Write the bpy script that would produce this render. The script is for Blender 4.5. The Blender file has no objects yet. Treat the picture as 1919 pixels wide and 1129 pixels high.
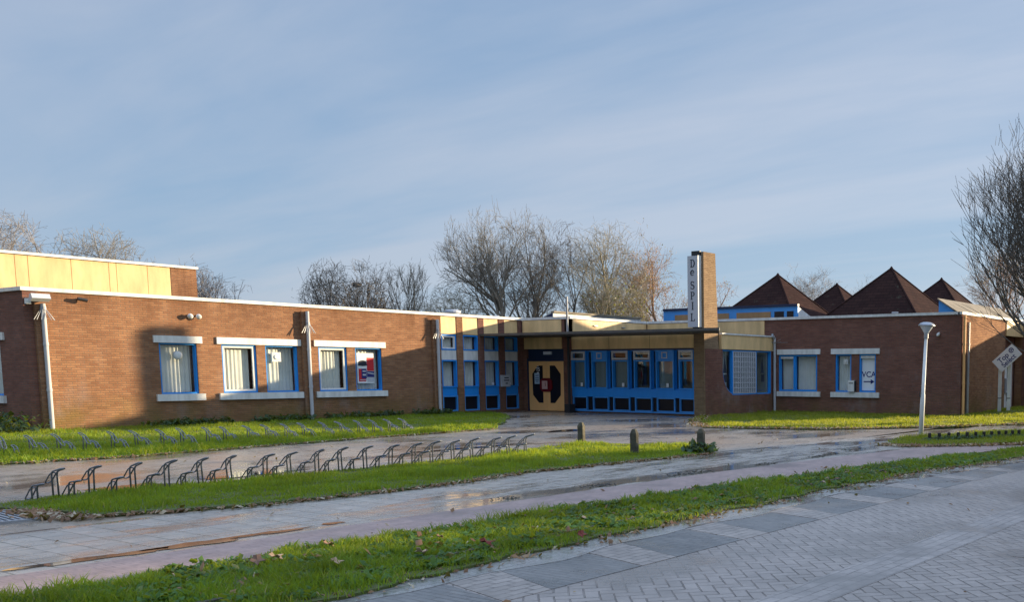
import bpy, math, random
import numpy as np
from mathutils import Vector, Matrix
random.seed(7); RNG = np.random.default_rng(11)
scene = bpy.context.scene
COL = scene.collection
# ------------------------------------------------------------------ helpers
def tag(o, label=None, cat=None, group=None, kind=None):
    if label: o['label'] = label
    if cat: o['category'] = cat
    if group: o['group'] = group
    if kind: o['kind'] = kind
    return o
def empty(name, loc=(0, 0, 0), rz=0.0, label=None, cat=None, group=None):
    o = bpy.data.objects.new(name, None); COL.objects.link(o)
    o.location = loc; o.rotation_euler = (0, 0, rz); o.empty_display_size = .2
    return tag(o, label, cat, group)
def copy_tree(o, parent=None):
    c = o.copy(); COL.objects.link(c); c.parent = parent
    for ch in list(o.children): copy_tree(ch, c)
    return c
def auto_uv(me):
    nv, nl, npol = len(me.vertices), len(me.loops), len(me.polygons)
    co = np.empty(nv*3, np.float32); me.vertices.foreach_get('co', co); co = co.reshape(-1, 3)
    nr = np.empty(npol*3, np.float32); me.polygons.foreach_get('normal', nr); nr = np.abs(nr.reshape(-1, 3))
    vi = np.empty(nl, np.int32); me.loops.foreach_get('vertex_index', vi)
    lt = np.empty(npol, np.int32); me.polygons.foreach_get('loop_total', lt)
    pn = np.repeat(nr, lt, axis=0); c = co[vi]
    k = pn.argmax(1)
    uv = np.where((k == 2)[:, None], c[:, :2], np.where((k == 0)[:, None], c[:, 1:], c[:, [0, 2]]))
    l = me.uv_layers.new(name='UVMap'); l.data.foreach_set('uv', np.ascontiguousarray(uv, np.float32).ravel())
class MB:
    def __init__(s): s.v = []; s.f = []
    def add(s, vs, fs):
        b = len(s.v); s.v += [tuple(v) for v in vs]; s.f += [tuple(b+i for i in f) for f in fs]; return s
    def box(s, x0, x1, y0, y1, z0, z1):
        x0, x1 = min(x0, x1), max(x0, x1); y0, y1 = min(y0, y1), max(y0, y1)
        return s.add([(x0,y0,z0),(x1,y0,z0),(x1,y1,z0),(x0,y1,z0),(x0,y0,z1),(x1,y0,z1),(x1,y1,z1),(x0,y1,z1)],
                     [(0,3,2,1),(4,5,6,7),(0,1,5,4),(1,2,6,5),(2,3,7,6),(3,0,4,7)])
    def prism(s, pts, d):          # pts: 3D polygon (ccw seen from +d), extruded by -d ... both caps
        n = len(pts); a = [Vector(p) for p in pts]; b = [p+Vector(d) for p in a]
        return s.add(a+b, [tuple(range(n))[::-1], tuple(range(n, 2*n))]+[(i, (i+1) % n, n+(i+1) % n, n+i) for i in range(n)])
    def tube(s, pts, r, n=6, cap=True, r1=None):
        P = [Vector(p) for p in pts]; m = len(P); b = len(s.v); ref = None
        for i, p in enumerate(P):
            t = (P[min(i+1, m-1)]-P[max(i-1, 0)]).normalized()
            if ref is None: ref = t.orthogonal().normalized()
            ref = (ref-t*ref.dot(t)).normalized(); q = t.cross(ref)
            rr = r if r1 is None else r+(r1-r)*i/(m-1)
            for k in range(n):
                a = 2*math.pi*k/n; s.v.append(tuple(p+(ref*math.cos(a)+q*math.sin(a))*rr))
        for i in range(m-1):
            for k in range(n): s.f.append((b+i*n+k, b+i*n+(k+1) % n, b+(i+1)*n+(k+1) % n, b+(i+1)*n+k))
        if cap: s.f.append(tuple(b+k for k in range(n))[::-1]); s.f.append(tuple(b+(m-1)*n+k for k in range(n)))
        return s
    def lathe(s, prof, c, n=20, ax=None):   # prof: (r, h) along axis
        b = len(s.v); c = Vector(c); ax = Vector(ax or (0, 0, 1)).normalized(); e = ax.orthogonal().normalized(); g = ax.cross(e)
        for r, h in prof:
            for k in range(n):
                a = 2*math.pi*k/n; s.v.append(tuple(c+ax*h+(e*math.cos(a)+g*math.sin(a))*r))
        for i in range(len(prof)-1):
            for k in range(n): s.f.append((b+i*n+k, b+i*n+(k+1) % n, b+(i+1)*n+(k+1) % n, b+(i+1)*n+k))
        s.f.append(tuple(b+k for k in range(n))[::-1]); s.f.append(tuple(b+(len(prof)-1)*n+k for k in range(n)))
        return s
    def build(s, name, mat, parent=None, smooth=False):
        me = bpy.data.meshes.new(name); me.from_pydata(s.v, [], s.f); me.update()
        if smooth: me.polygons.foreach_set('use_smooth', [True]*len(me.polygons))
        auto_uv(me); me.materials.append(mat)
        o = bpy.data.objects.new(name, me); COL.objects.link(o); o.parent = parent
        return o
def mesh_np(name, V, F, mat, parent=None, attr=None, smooth=False):
    F = np.asarray(F, np.int32); k = F.shape[1]; me = bpy.data.meshes.new(name)
    me.vertices.add(len(V)); me.vertices.foreach_set('co', np.asarray(V, np.float32).ravel())
    me.loops.add(F.size); me.loops.foreach_set('vertex_index', F.ravel())
    me.polygons.add(len(F)); me.polygons.foreach_set('loop_start', np.arange(0, F.size, k, dtype=np.int32))
    me.update(calc_edges=True)
    if smooth: me.polygons.foreach_set('use_smooth', np.ones(len(F), bool))
    if attr is not None:
        a = me.attributes.new('rnd', 'FLOAT', 'POINT'); a.data.foreach_set('value', np.asarray(attr, np.float32))
    me.materials.append(mat); o = bpy.data.objects.new(name, me); COL.objects.link(o); o.parent = parent
    return o
# ------------------------------------------------------------------ materials
def nd(nt, typ, ins=None, **pr):
    n = nt.nodes.new('ShaderNode'+typ)
    for k, v in pr.items(): setattr(n, k, v)
    for k, v in (ins or {}).items():
        s = n.inputs[k]
        if isinstance(v, bpy.types.NodeSocket): nt.links.new(v, s)
        else: s.default_value = (*v, 1) if (isinstance(v, tuple) and len(v) == 3 and s.type == 'RGBA') else v
    return n
def new_mat(name):
    m = bpy.data.materials.new(name); m.use_nodes = True; nt = m.node_tree
    return m, nt, nt.nodes['Principled BSDF']
def mix(nt, f, a, b, t='MIX'):
    n = nt.nodes.new('ShaderNodeMix'); n.data_type = 'RGBA'; n.blend_type = t
    for i, v in ((0, f), (6, a), (7, b)):
        if isinstance(v, bpy.types.NodeSocket): nt.links.new(v, n.inputs[i])
        else: n.inputs[i].default_value = (*v, 1) if isinstance(v, tuple) and len(v) == 3 else v
    return n.outputs[2]
def noise(nt, vec, scale, detail=4, rough=.55, stretch=None):
    if stretch: vec = nd(nt, 'Mapping', {'Vector': vec, 'Scale': stretch}).outputs[0]
    return nd(nt, 'TexNoise', {'Vector': vec, 'Scale': scale, 'Detail': detail, 'Roughness': rough}).outputs[0]
def ramp(nt, f, a, b, va=0., vb=1.):
    return nd(nt, 'MapRange', {'Value': f, 'From Min': a, 'From Max': b, 'To Min': va, 'To Max': vb}, clamp=True).outputs[0]
def mul(nt, a, b, op='MULTIPLY'):
    n = nt.nodes.new('ShaderNodeMath'); n.operation = op
    for i, v in ((0, a), (1, b)):
        if isinstance(v, bpy.types.NodeSocket): nt.links.new(v, n.inputs[i])
        else: n.inputs[i].default_value = v
    return n.outputs[0]
def paint(name, col, rough=.5, dirt=.25, metal=0., scale=3., streak=True, bump=0.):
    m, nt, b = new_mat(name); P = nd(nt, 'NewGeometry').outputs['Position']
    f = ramp(nt, noise(nt, P, scale, 6, .6, (1, 1, .25) if streak else None), .35, .75)
    dk = tuple(c*(1-dirt)*.8 for c in col)
    c = mix(nt, mul(nt, f, min(1., dirt*2.2)), col, dk); b.inputs['Specular IOR Level'].default_value = .3
    nt.links.new(c, b.inputs['Base Color']); b.inputs['Metallic'].default_value = metal
    nt.links.new(ramp(nt, noise(nt, P, 12), .3, .7, rough*.8, min(1, rough*1.25)), b.inputs['Roughness'])
    if bump:
        nt.links.new(nd(nt, 'Bump', {'Height': noise(nt, P, 60), 'Strength': bump, 'Distance': .01}).outputs[0], b.inputs['Normal'])
    return m
def brick_mat(name, c1, c2, mortar, algae=.6, bloom=0., dark=.5):
    m, nt, b = new_mat(name); uv = nd(nt, 'TexCoord').outputs['UV']; P = nd(nt, 'NewGeometry').outputs['Position']
    wob = nd(nt, 'VectorMath', {0: uv, 1: nd(nt, 'VectorMath', {0: nd(nt, 'TexNoise', {'Vector': P, 'Scale': 3.}).outputs[1], 'Scale': .012}, operation='SCALE').outputs[0]}, operation='ADD').outputs[0]
    br = nd(nt, 'TexBrick', {'Vector': wob, 'Color1': c1, 'Color2': c2, 'Mortar': mortar, 'Scale': 1., 'Mortar Size': .009, 'Mortar Smooth': .3, 'Bias': 0., 'Brick Width': .22, 'Row Height': .0625})
    n1 = ramp(nt, noise(nt, P, 1.1, 7, .68), .36, .66)
    c = mix(nt, mul(nt, n1, .5), br.outputs[0], tuple(x*.55 for x in c1))
    c = mix(nt, mul(nt, ramp(nt, noise(nt, uv, 9., 3, .6, (.22, 1, 1)), .5, .7), .18), c, tuple(min(1, x*1.5) for x in c2))
    z = nd(nt, 'SeparateXYZ', {0: P}).outputs[2]
    al = mul(nt, ramp(nt, z, 1.0, 0., 0., 1.), ramp(nt, noise(nt, P, 1.6, 5), .32, .68))
    c = mix(nt, mul(nt, al, algae), c, (.17, .135, .03))
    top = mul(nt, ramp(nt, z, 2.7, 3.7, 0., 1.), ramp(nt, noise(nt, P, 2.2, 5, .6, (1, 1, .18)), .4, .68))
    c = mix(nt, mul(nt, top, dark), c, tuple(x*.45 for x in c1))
    if bloom:
        ef = mul(nt, ramp(nt, noise(nt, P, 1.3, 5, .65, (1, 1, .6)), .54, .72), ramp(nt, z, 2.6, .5, .15, 1.))
        c = mix(nt, mul(nt, ef, bloom), c, (.30, .25, .23))
    nt.links.new(c, b.inputs['Base Color']); b.inputs['Roughness'].default_value = .9; b.inputs['Specular IOR Level'].default_value = .12
    h = mul(nt, br.outputs[1], -1.)
    h = mul(nt, h, mul(nt, noise(nt, uv, 25., 3), .6), 'ADD')
    nt.links.new(nd(nt, 'Bump', {'Height': h, 'Strength': .9, 'Distance': .014}).outputs[0], b.inputs['Normal'])
    return m
def herring(nt, vec, w, m):
    sv = nd(nt, 'SeparateXYZ', {0: nd(nt, 'VectorMath', {0: vec, 'Scale': 1/w}, operation='SCALE').outputs[0]})
    one = lambda op, a: nd(nt, 'Math', {0: a}, operation=op).outputs[0]
    i, j, fx, fy = one('FLOOR', sv.outputs[0]), one('FLOOR', sv.outputs[1]), one('FRACT', sv.outputs[0]), one('FRACT', sv.outputs[1])
    k = nd(nt, 'Math', {0: mul(nt, i, j, 'SUBTRACT'), 1: 4.}, operation='FLOORED_MODULO').outputs[0]
    eq = lambda v: nd(nt, 'Math', {0: k, 1: float(v), 2: .4}, operation='COMPARE').outputs[0]
    e = [eq(v) for v in range(4)]; big = lambda a, q: mul(nt, a, mul(nt, q, 9.), 'ADD')
    d = mul(nt, mul(nt, big(fx, e[1]), big(mul(nt, 1., fx, 'SUBTRACT'), e[0]), 'MINIMUM'), mul(nt, big(fy, e[2]), big(mul(nt, 1., fy, 'SUBTRACT'), e[3]), 'MINIMUM'), 'MINIMUM')
    idv = nd(nt, 'CombineXYZ', {0: mul(nt, i, e[1], 'SUBTRACT'), 1: mul(nt, j, e[2], 'SUBTRACT'), 2: mul(nt, e[2], e[3], 'ADD')}).outputs[0]
    return ramp(nt, d, m*.4, m, 1., 0.), nd(nt, 'TexWhiteNoise', {'Vector': idv}).outputs[0]
def paver(name, c1, c2, mortar, bw, rh, rot=0., msize=.006, rough=(.25, .6), wet=.5, wscale=.6, moss=None, bump=.5, offset=.5, wstretch=None, big=None, wet_from=None, hb=None):
    m, nt, b = new_mat(name); P = nd(nt, 'NewGeometry').outputs['Position']
    vec = nd(nt, 'Mapping', {'Vector': P, 'Rotation': (0, 0, rot)}).outputs[0]
    vec = nd(nt, 'VectorMath', {0: vec, 1: nd(nt, 'VectorMath', {0: nd(nt, 'TexNoise', {'Vector': P, 'Scale': 1.7}).outputs[1], 'Scale': .03}, operation='SCALE').outputs[0]}, operation='ADD').outputs[0]
    br = nd(nt, 'TexBrick', {'Vector': vec, 'Color1': c1, 'Color2': c2, 'Mortar': tuple((p+q)/2 for p, q in zip(c1, c2)), 'Scale': 1., 'Mortar Size': msize, 'Mortar Smooth': .2, 'Bias': 0., 'Brick Width': bw, 'Row Height': rh}, offset=offset)
    jf, face = br.outputs[1], br.outputs[0]
    if hb:
        jf, wn = herring(nt, vec, hb, .07); face = mix(nt, wn, c1, c2)
    c = mix(nt, mul(nt, jf, ramp(nt, noise(nt, P, 4.5, 4, .7), .36, .62, .3, 1.)), face, mortar)
    c = mix(nt, mul(nt, ramp(nt, nd(nt, 'TexNoise', {'Vector': P, 'Scale': 38., 'Detail': 3.}).outputs[0], .35, .7), .35), c, tuple(x*.6 for x in c1))
    c = mix(nt, mul(nt, ramp(nt, noise(nt, P, .8, 6, .62), .35, .7), .4), c, tuple(x*.55 for x in c1))
    c = mix(nt, mul(nt, ramp(nt, noise(nt, P, 3.7, 5, .6), .5, .75), .3), c, tuple(min(1, x*1.5) for x in c2))
    if big: c = mix(nt, mul(nt, ramp(nt, noise(nt, P, .5, 5, .6), .45, .62), .55), c, big)
    if moss: c = mix(nt, mul(nt, mul(nt, jf, ramp(nt, noise(nt, P, .9, 4), .4, .65)), .7), c, moss)
    w = ramp(nt, noise(nt, P, wscale, 7, .68, wstretch), .5-.1*(wet*2-1), .62-.1*(wet*2-1))
    if wet_from:     # puddle line along the road direction around x = a
        x = nd(nt, 'SeparateXYZ', {0: P}).outputs[0]
        d = mul(nt, mul(nt, x, -wet_from[0], 'ADD'), 1., 'MULTIPLY'); d = nd(nt, 'Math', {0: d}, operation='ABSOLUTE').outputs[0]
        w2 = mul(nt, ramp(nt, d, wet_from[1], wet_from[1]*.35, 0., 1.), ramp(nt, noise(nt, P, 1.5, 5, .6, (1.4, .45, 1)), wet_from[2], wet_from[2]+.07))
        w = nd(nt, 'Math', {0: w, 1: w2}, operation='MAXIMUM').outputs[0]
    c = mix(nt, mul(nt, w, .6), c, tuple(x*.36 for x in c1))
    nt.links.new(c, b.inputs['Base Color'])
    rg = ramp(nt, noise(nt, P, 6., 4), .3, .7, rough[0]+(rough[1]-rough[0])*.5, rough[1])
    r = nd(nt, 'Mix', {0: w, 2: rg, 3: rough[0]}).outputs[0]
    nt.links.new(r, b.inputs['Roughness'])
    h = mul(nt, mul(nt, jf, -1.), mul(nt, noise(nt, P, 22., 4), .5), 'ADD')
    bp = nd(nt, 'Bump', {'Height': h, 'Distance': .01})
    nt.links.new(mul(nt, mul(nt, w, -.85), 1., 'ADD') if False else ramp(nt, w, 0., 1., bump, bump*.12), bp.inputs['Strength'])
    nt.links.new(bp.outputs[0], b.inputs['Normal'])
    return m
def grass_mat(name, a, bcol, dry, dryness=.5, trans=.35):
    m, nt, b = new_mat(name); P = nd(nt, 'NewGeometry').outputs['Position']
    at = nd(nt, 'Attribute', attribute_name='rnd').outputs['Fac']
    c = mix(nt, at, a, bcol)
    c = mix(nt, mul(nt, ramp(nt, noise(nt, P, 1.3, 6, .68), .42, .62), .8), c, tuple(x*.5 for x in a))
    d = mul(nt, ramp(nt, at, 1-dryness, 1-dryness+.05), ramp(nt, noise(nt, P, 1.8, 4), .35, .6))
    c = mix(nt, d, c, dry)
    nt.links.new(c, b.inputs['Base Color']); b.inputs['Roughness'].default_value = .5; b.inputs['Specular IOR Level'].default_value = .3
    t = nd(nt, 'BsdfTranslucent', {'Color': mix(nt, .6, c, (.60, .62, .03))}); mx = nd(nt, 'MixShader', {0: trans, 1: b.outputs[0], 2: t.outputs[0]})
    nt.links.new(mx.outputs[0], nt.nodes['Material Output'].inputs[0]); return m
def glass_mat(name, tint=(.85, .9, .9), refl=1.0, rough=.0):
    m, nt, b = new_mat(name); nt.nodes.remove(b)
    lw = mul(nt, nd(nt, 'Fresnel', {'IOR': 1.5}).outputs[0], ramp(nt, nd(nt, 'NewGeometry').outputs['Backfacing'], 0, 1, 1, 0))
    mx = nd(nt, 'MixShader', {0: mul(nt, lw, refl), 1: nd(nt, 'BsdfTransparent', {'Color': tint}).outputs[0], 2: nd(nt, 'BsdfGlossy', {'Color': (1, 1, 1), 'Roughness': rough}).outputs[0]})
    nt.links.new(mx.outputs[0], nt.nodes['Material Output'].inputs[0]); return m

M = {}
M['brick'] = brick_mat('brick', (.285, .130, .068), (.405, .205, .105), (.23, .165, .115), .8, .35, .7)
M['brick_shaded'] = brick_mat('shaded brick', (.21, .092, .068), (.29, .128, .09), (.17, .13, .11), .45, .5, .25)  # same brick as the sunlit walls, shade put into its colour
M['brick_buff'] = brick_mat('weathered brick', (.30, .195, .115), (.39, .265, .155), (.26, .195, .14), .5, .45, .4)
M['white'] = paint('white paint', (.80, .79, .75), .5, .32, scale=5.)
M['blue'] = paint('blue paint', (.022, .28, .78), .35, .15)
M['blue_light'] = paint('weathered blue paint', (.07, .32, .74), .4, .2)
M['blue_dark'] = paint('dark blue paint', (.012, .03, .08), .35, .2)
M['fascia'] = paint('yellow board', (.87, .60, .29), .5, .34, scale=2.4)
M['ochre'] = paint('ochre paint', (.92, .51, .20), .45, .12)
M['metal'] = paint('galvanised steel', (.40, .41, .43), .42, .3, .6)
M['rack'] = paint('worn grey steel', (.20, .21, .235), .4, .35, .4, scale=14)
M['pipe'] = paint('grey pvc pipe', (.52, .52, .53), .45, .2)
M['dark'] = paint('dark metal', (.03, .03, .032), .5, .2)
M['steel_dark'] = paint('brown steel edge', (.11, .105, .10), .5, .3, .2)
m_, nt_, b_ = new_mat('black panel'); b_.inputs['Base Color'].default_value = (.012, .012, .017, 1); b_.inputs['Roughness'].default_value = .3; b_.inputs['Specular IOR Level'].default_value = .25; M['black'] = m_
M['roofing'] = paint('bitumen roof', (.09, .088, .085), .9, .3, bump=.3)
M['interior'] = paint('interior plaster', (.40, .37, .31), .8, .1)
M['roof_board'] = paint('corrugated roof', (.30, .25, .18), .8, .4, scale=2.5)
M['red'] = paint('dark red plate', (.17, .008, .012), .4, .2)
M['paper'] = paint('paper', (.80, .80, .78), .7, .05)
M['ink'] = paint('blue ink', (.03, .035, .16), .6, .05)
M['ink_dark'] = paint('dark lettering', (.03, .035, .05), .5, .05)
M['poster_red'] = paint('poster red', (.62, .035, .04), .5, .1)
M['concrete'] = paint('mossy concrete', (.11, .10, .07), .9, .6, scale=9., streak=False, bump=.5)
M['signgrey'] = paint('sign face', (.50, .51, .54), .35, .06)
M['glass'] = glass_mat('window glass', (.97, .98, .97)); M['glass_dark'] = glass_mat('dim glass', (.86, .9, .9), 1.2)
M['lampglass'] = paint('frosted lamp bowl', (.62, .66, .72), .25, .1)
M['backing'] = paint('grey green blind', (.30, .34, .33), .8, .2); M['wood'] = paint('larch boards', (.42, .25, .12), .6, .3)
def curtain_mat():
    m, nt, b = new_mat('net curtain'); P = nd(nt, 'NewGeometry').outputs['Position']
    c = mix(nt, ramp(nt, noise(nt, P, 2.), .3, .7), (.72, .71, .66), (.58, .58, .55))
    nt.links.new(c, b.inputs['Base Color']); b.inputs['Roughness'].default_value = .9
    return m
M['curtain'] = curtain_mat()
m_, nt_, b_ = new_mat('standing water'); b_.inputs['Base Color'].default_value = (.05, .045, .04, 1); b_.inputs['Roughness'].default_value = .04; M['puddle'] = m_
def shingle_mat():
    m, nt, b = new_mat('brown shingles'); uv = nd(nt, 'TexCoord').outputs['UV']; P = nd(nt, 'NewGeometry').outputs['Position']
    br = nd(nt, 'TexBrick', {'Vector': uv, 'Color1': (.034, .0165, .015), 'Color2': (.048, .024, .02), 'Mortar': (.018, .011, .01), 'Scale': 1., 'Mortar Size': .01, 'Brick Width': .4, 'Row Height': .14})
    c = mix(nt, mul(nt, ramp(nt, noise(nt, P, 1.2, 6), .4, .7), .6), br.outputs[0], (.02, .011, .011))
    c = mix(nt, ramp(nt, noise(nt, P, 3.5, 5, .6), .64, .7, 0., .6), c, (.075, .072, .05))
    nt.links.new(c, b.inputs['Base Color']); b.inputs['Roughness'].default_value = .95; b.inputs['Specular IOR Level'].default_value = .05
    nt.links.new(nd(nt, 'Bump', {'Height': br.outputs[1], 'Strength': .5, 'Distance': -.015}).outputs[0], b.inputs['Normal'])
    return m
M['shingle'] = shingle_mat()
def bark_mat(name, col, col2):
    m, nt, b = new_mat(name); P = nd(nt, 'NewGeometry').outputs['Position']
    nt.links.new(mix(nt, ramp(nt, noise(nt, P, 1.5, 5), .3, .7), col, col2), b.inputs['Base Color']); b.inputs['Roughness'].default_value = .85
    return m
BARK = {'grey': bark_mat('grey bark', (.21, .185, .148), (.29, .26, .21)), 'green': bark_mat('mossy bark', (.22, .195, .13), (.33, .285, .20)),
        'red': bark_mat('reddish bark', (.33, .20, .13), (.44, .29, .19)), 'dark': bark_mat('dark bark', (.09, .078, .066), (.15, .13, .108)), 'umber': bark_mat('dark umber bark', (.06, .05, .042), (.11, .095, .08)), 'far': bark_mat('pale far bark', (.23, .21, .20), (.30, .275, .26))}
def soil_mat(name, a, b2, s=4.):
    m, nt, b = new_mat(name); P = nd(nt, 'NewGeometry').outputs['Position']
    nt.links.new(mix(nt, ramp(nt, noise(nt, P, s, 7, .65), .35, .65), a, b2), b.inputs['Base Color']); b.inputs['Roughness'].default_value = .95
    nt.links.new(nd(nt, 'Bump', {'Height': noise(nt, P, 30., 4), 'Strength': .6, 'Distance': .03}).outputs[0], b.inputs['Normal'])
    return m
M['soil'] = soil_mat('turf soil', (.075, .115, .016), (.085, .075, .03)); M['ground'] = soil_mat('ground', (.06, .075, .03), (.09, .08, .05), .4)
M['leaf'] = grass_mat('fallen leaves', (.20, .085, .035), (.34, .20, .10), (.48, .40, .28), .25, .12)
M['ivy'] = grass_mat('dark leaves', (.022, .055, .018), (.05, .10, .03), (.12, .12, .05), .06, .2)
M['mud'] = grass_mat('rotten leaves', (.03, .024, .016), (.06, .045, .03), (.12, .09, .05), .1, .05)
M['weed'] = grass_mat('broad weeds', (.05, .13, .02), (.10, .20, .03), (.2, .2, .06), .1, .3)
M['grass'] = grass_mat('verge grass', (.095, .20, .014), (.18, .31, .022), (.40, .31, .13), .10, .42)
M['lawn'] = grass_mat('mown grass', (.12, .235, .018), (.21, .325, .022), (.40, .32, .11), .06, .45)
M['lawn_dry'] = grass_mat('mown grass with dry tips', (.16, .22, .016), (.26, .30, .02), (.46, .36, .12), .22, .45)
PAV = {
 'road': paver('road clinker', (0.284, 0.238, 0.206), (0.380, 0.320, 0.279), (0.054, 0.045, 0.039), .22, .11, math.radians(45),   .007, (.24, .52), .45, .45, bump=1., big=(0.353, 0.295, 0.256), hb=.105),
 'bay': paver('dark parking bay clinker', (0.144, 0.137, 0.130), (0.214, 0.200, 0.186), (0.064, 0.060, 0.056), .20, .07, 0., .008, (.22, .5), .45, .9, bump=.8, big=(0.257, 0.230, 0.209)),
 'band': paver('pale clinker rows', (0.305, 0.255, 0.219), (0.385, 0.325, 0.279), (0.064, 0.055, 0.047), .20, .10, math.radians(90), .008, (.3, .6), .35, .7, bump=.7),
 'gutter': paver('wet gutter', (0.278, 0.260, 0.242), (0.342, 0.320, 0.298), (0.128, 0.120, 0.112), .2, .1, math.radians(90), .006, (.06, .35), .72, 1.2, bump=.4),
 'edge': paver('grey strip of clinker', (0.321, 0.275, 0.244), (0.407, 0.350, 0.312), (0.086, 0.075, 0.065), .2, .1, math.radians(90), .006, (.3, .55), .4, .8, bump=.6),
 'path': paver('concrete tiles', (0.342, 0.295, 0.246), (0.449, 0.385, 0.321), (0.064, 0.055, 0.047), .30, .30, 0., .009, (.06, .40), .60, .8, moss=(0.054, 0.060, 0.023), bump=.45, wstretch=(1.6, .45, 1), wet_from=(20.75, .5, .46)),
 'clinker': paver('red brick path', (0.321, 0.215, 0.186), (0.412, 0.280, 0.242), (0.118, 0.085, 0.074), .21, .075, math.radians(90), .005, (.3, .55), .4, .6, bump=.45),
 'forecourt': paver('forecourt tiles', (0.289, 0.240, 0.191), (0.374, 0.305, 0.237), (0.086, 0.070, 0.056), .30, .30, 0., .006, (.08, .40), .55, .4, moss=(0.054, 0.060, 0.023), bump=.4, big=(0.289, 0.200, 0.130), wstretch=(1, .6, 1)),
}
# ------------------------------------------------------------------ ground
def poly(name, pts, z, mat, kind='structure', thick=0.):
    mb = MB(); n = len(pts); vs = [(x, y, z) for x, y in pts]
    a = sum(pts[i][0]*pts[(i+1) % n][1]-pts[(i+1) % n][0]*pts[i][1] for i in range(n))
    if a < 0: vs = vs[::-1]
    mb.add(vs, [tuple(range(n))])
    if thick:
        lo = [(x, y, z-thick) for x, y, _ in vs]; mb.add(vs+lo, [(i, n+i, n+(i+1) % n, (i+1) % n) for i in range(n)])
    o = mb.build(name, mat); o['kind'] = kind; return o
def rect(x0, x1, y0, y1): return [(x0, y0), (x1, y0), (x1, y1), (x0, y1)]
poly('ground', rect(-900, 900, -900, 900), -.04, M['ground'])
poly('road', rect(23.6, 33.5, -40, 120), 0., PAV['road'])
poly('forecourt', rect(-.2, 19.2, -25, 30), -.004, PAV['forecourt'])
vs_ = [-30, -9, -5, -2, 1.1, 4.15, 8.65, 12, 18, 30, 60]; off = lambda v: .0 if v < -2 else .018*(v+2)**1.85/1.6
xs_ = [off(v) for v in vs_]
poly('tiled_path', [(18.6+x*.6, v) for x, v in zip(xs_, vs_)]+[(21.0+x, v) for x, v in list(zip(xs_, vs_))[::-1]], .002, PAV['path'], thick=.007)
poly('brick_path', [(21.0+x, v) for x, v in zip(xs_, vs_)]+[(22.6+x, v) for x, v in list(zip(xs_, vs_))[::-1]], .003, PAV['clinker'], thick=.008)
poly('gutter', [(23.5, -30), (23.5, 1), (24.0, 5), (26.5, 14), (27.3, 14), (24.65, 5)]+[(24.17+.05*math.sin(q*1.9)+.05*math.sin(q*4.3+1), q) for q in np.arange(1.5, -14, -.25)]+[(24.12, -30)], .008, PAV['gutter'], thick=.009)
for k in range(18):
    v0 = -12.6+1.5*k; sh = off(v0)*.55 if v0 > 0 else 0
    poly('parking_bay', [(24.12+sh, v0+.28), (24.97+sh, v0), (24.97+sh, v0+1.02), (24.12+sh, v0+1.22)], .004, PAV['bay'], thick=.0045)
    poly('brick_band', [(24.12+sh, v0-.24), (24.97+sh, v0-.46), (24.97+sh, v0-.006), (24.12+sh, v0+.274)], .004, PAV['band'], thick=.0045)
poly('pavement', rect(26.45, 26.9, -30, 40), .003, PAV['edge'], thick=.004)
kb = MB(); kb.box(23.40, 23.45, -14, 3, -.02, .06); o = kb.build('kerb', M['concrete']); o['kind'] = 'structure'
def puddle(u, v, w, l, seed):
    r = random.Random(seed); n = 26; ph = [r.uniform(0, 6.28) for _ in range(3)]
    pts = []
    for k in range(n):
        a = 2*math.pi*k/n; q = 1+.28*math.sin(2*a+ph[0])+.18*math.sin(5*a+ph[1])+.12*math.sin(9*a+ph[2])
        pts.append((u+w/2*q*math.cos(a), v+l/2*q*math.sin(a)))
    poly('puddle', pts, .0075, M['puddle'])
for k, q in enumerate(((20.78, -7.75, .22, 1.0), (20.80, -6.95, .20, .9), (20.76, -6.25, .15, .8), (20.74, -5.5, .11, .3), (15.4, -4.9, .5, 1.2), (15.2, -3.1, .35, 1.4), (13.8, 2.2, .35, 2.2), (11.2, 7.9, .5, 1.6), (18.2, -8.2, 1.6, 1.1))): puddle(*q, k)
# lawns
L_LEFT = [(0, -14), (9.6, -14), (9.95, -4.4), (10.3, -2.6), (9.95, -.3), (9.42, 3.26), (9.1, 7.2), (6.2, 10.4), (3.4, 13.2), (.9, 14.9), (0, 14.9)]
L_ISLAND = [(16.3, -6.95), (18.1, -6.55), (18.8, -5.1), (18.9, -2.8), (18.6, -.5), (18.84, 1.8), (18.95, 3.9), (18.6, 4.5), (17.3, 5.1), (16.2, 4.7), (15.1, 4.5), (15.25, 2.6), (15.75, .8), (16.0, -1.5), (16.0, -4.2), (15.8, -6.1)]
L_RIGHT = [(9.25, 17.0), (10.3, 14.6), (11.9, 12.9), (13.5, 11.05), (15.4, 11.4), (17.5, 12.6), (19.3, 14.9), (20.8, 17.63), (22.6, 21.5), (25, 29), (17.1, 29), (17.1, 21.9), (9.25, 21.9)]
L_RISL = [(20.75, 7.75), (21.4, 7.5), (22.3, 8.25), (23.5, 9.6), (25.6, 12.5), (29, 18), (28, 21), (24.5, 18.5), (21.8, 14.6), (20.7, 11.8), (20.3, 9.9)]
L_VERGE = [(22.25, -16), (22.0, -7.8), (21.97, -6.4), (22.12, -4.7), (22.16, -2.2), (22.55, 1.1), (23.0, 4.15), (23.75, 8.65), (25.2, 13), (26.2, 13), (24.45, 6.3), (23.83, 2.3), (23.76, -.9), (23.82, -3.3), (23.75, -4.9), (23.9, -6.3), (23.85, -16)]
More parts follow.
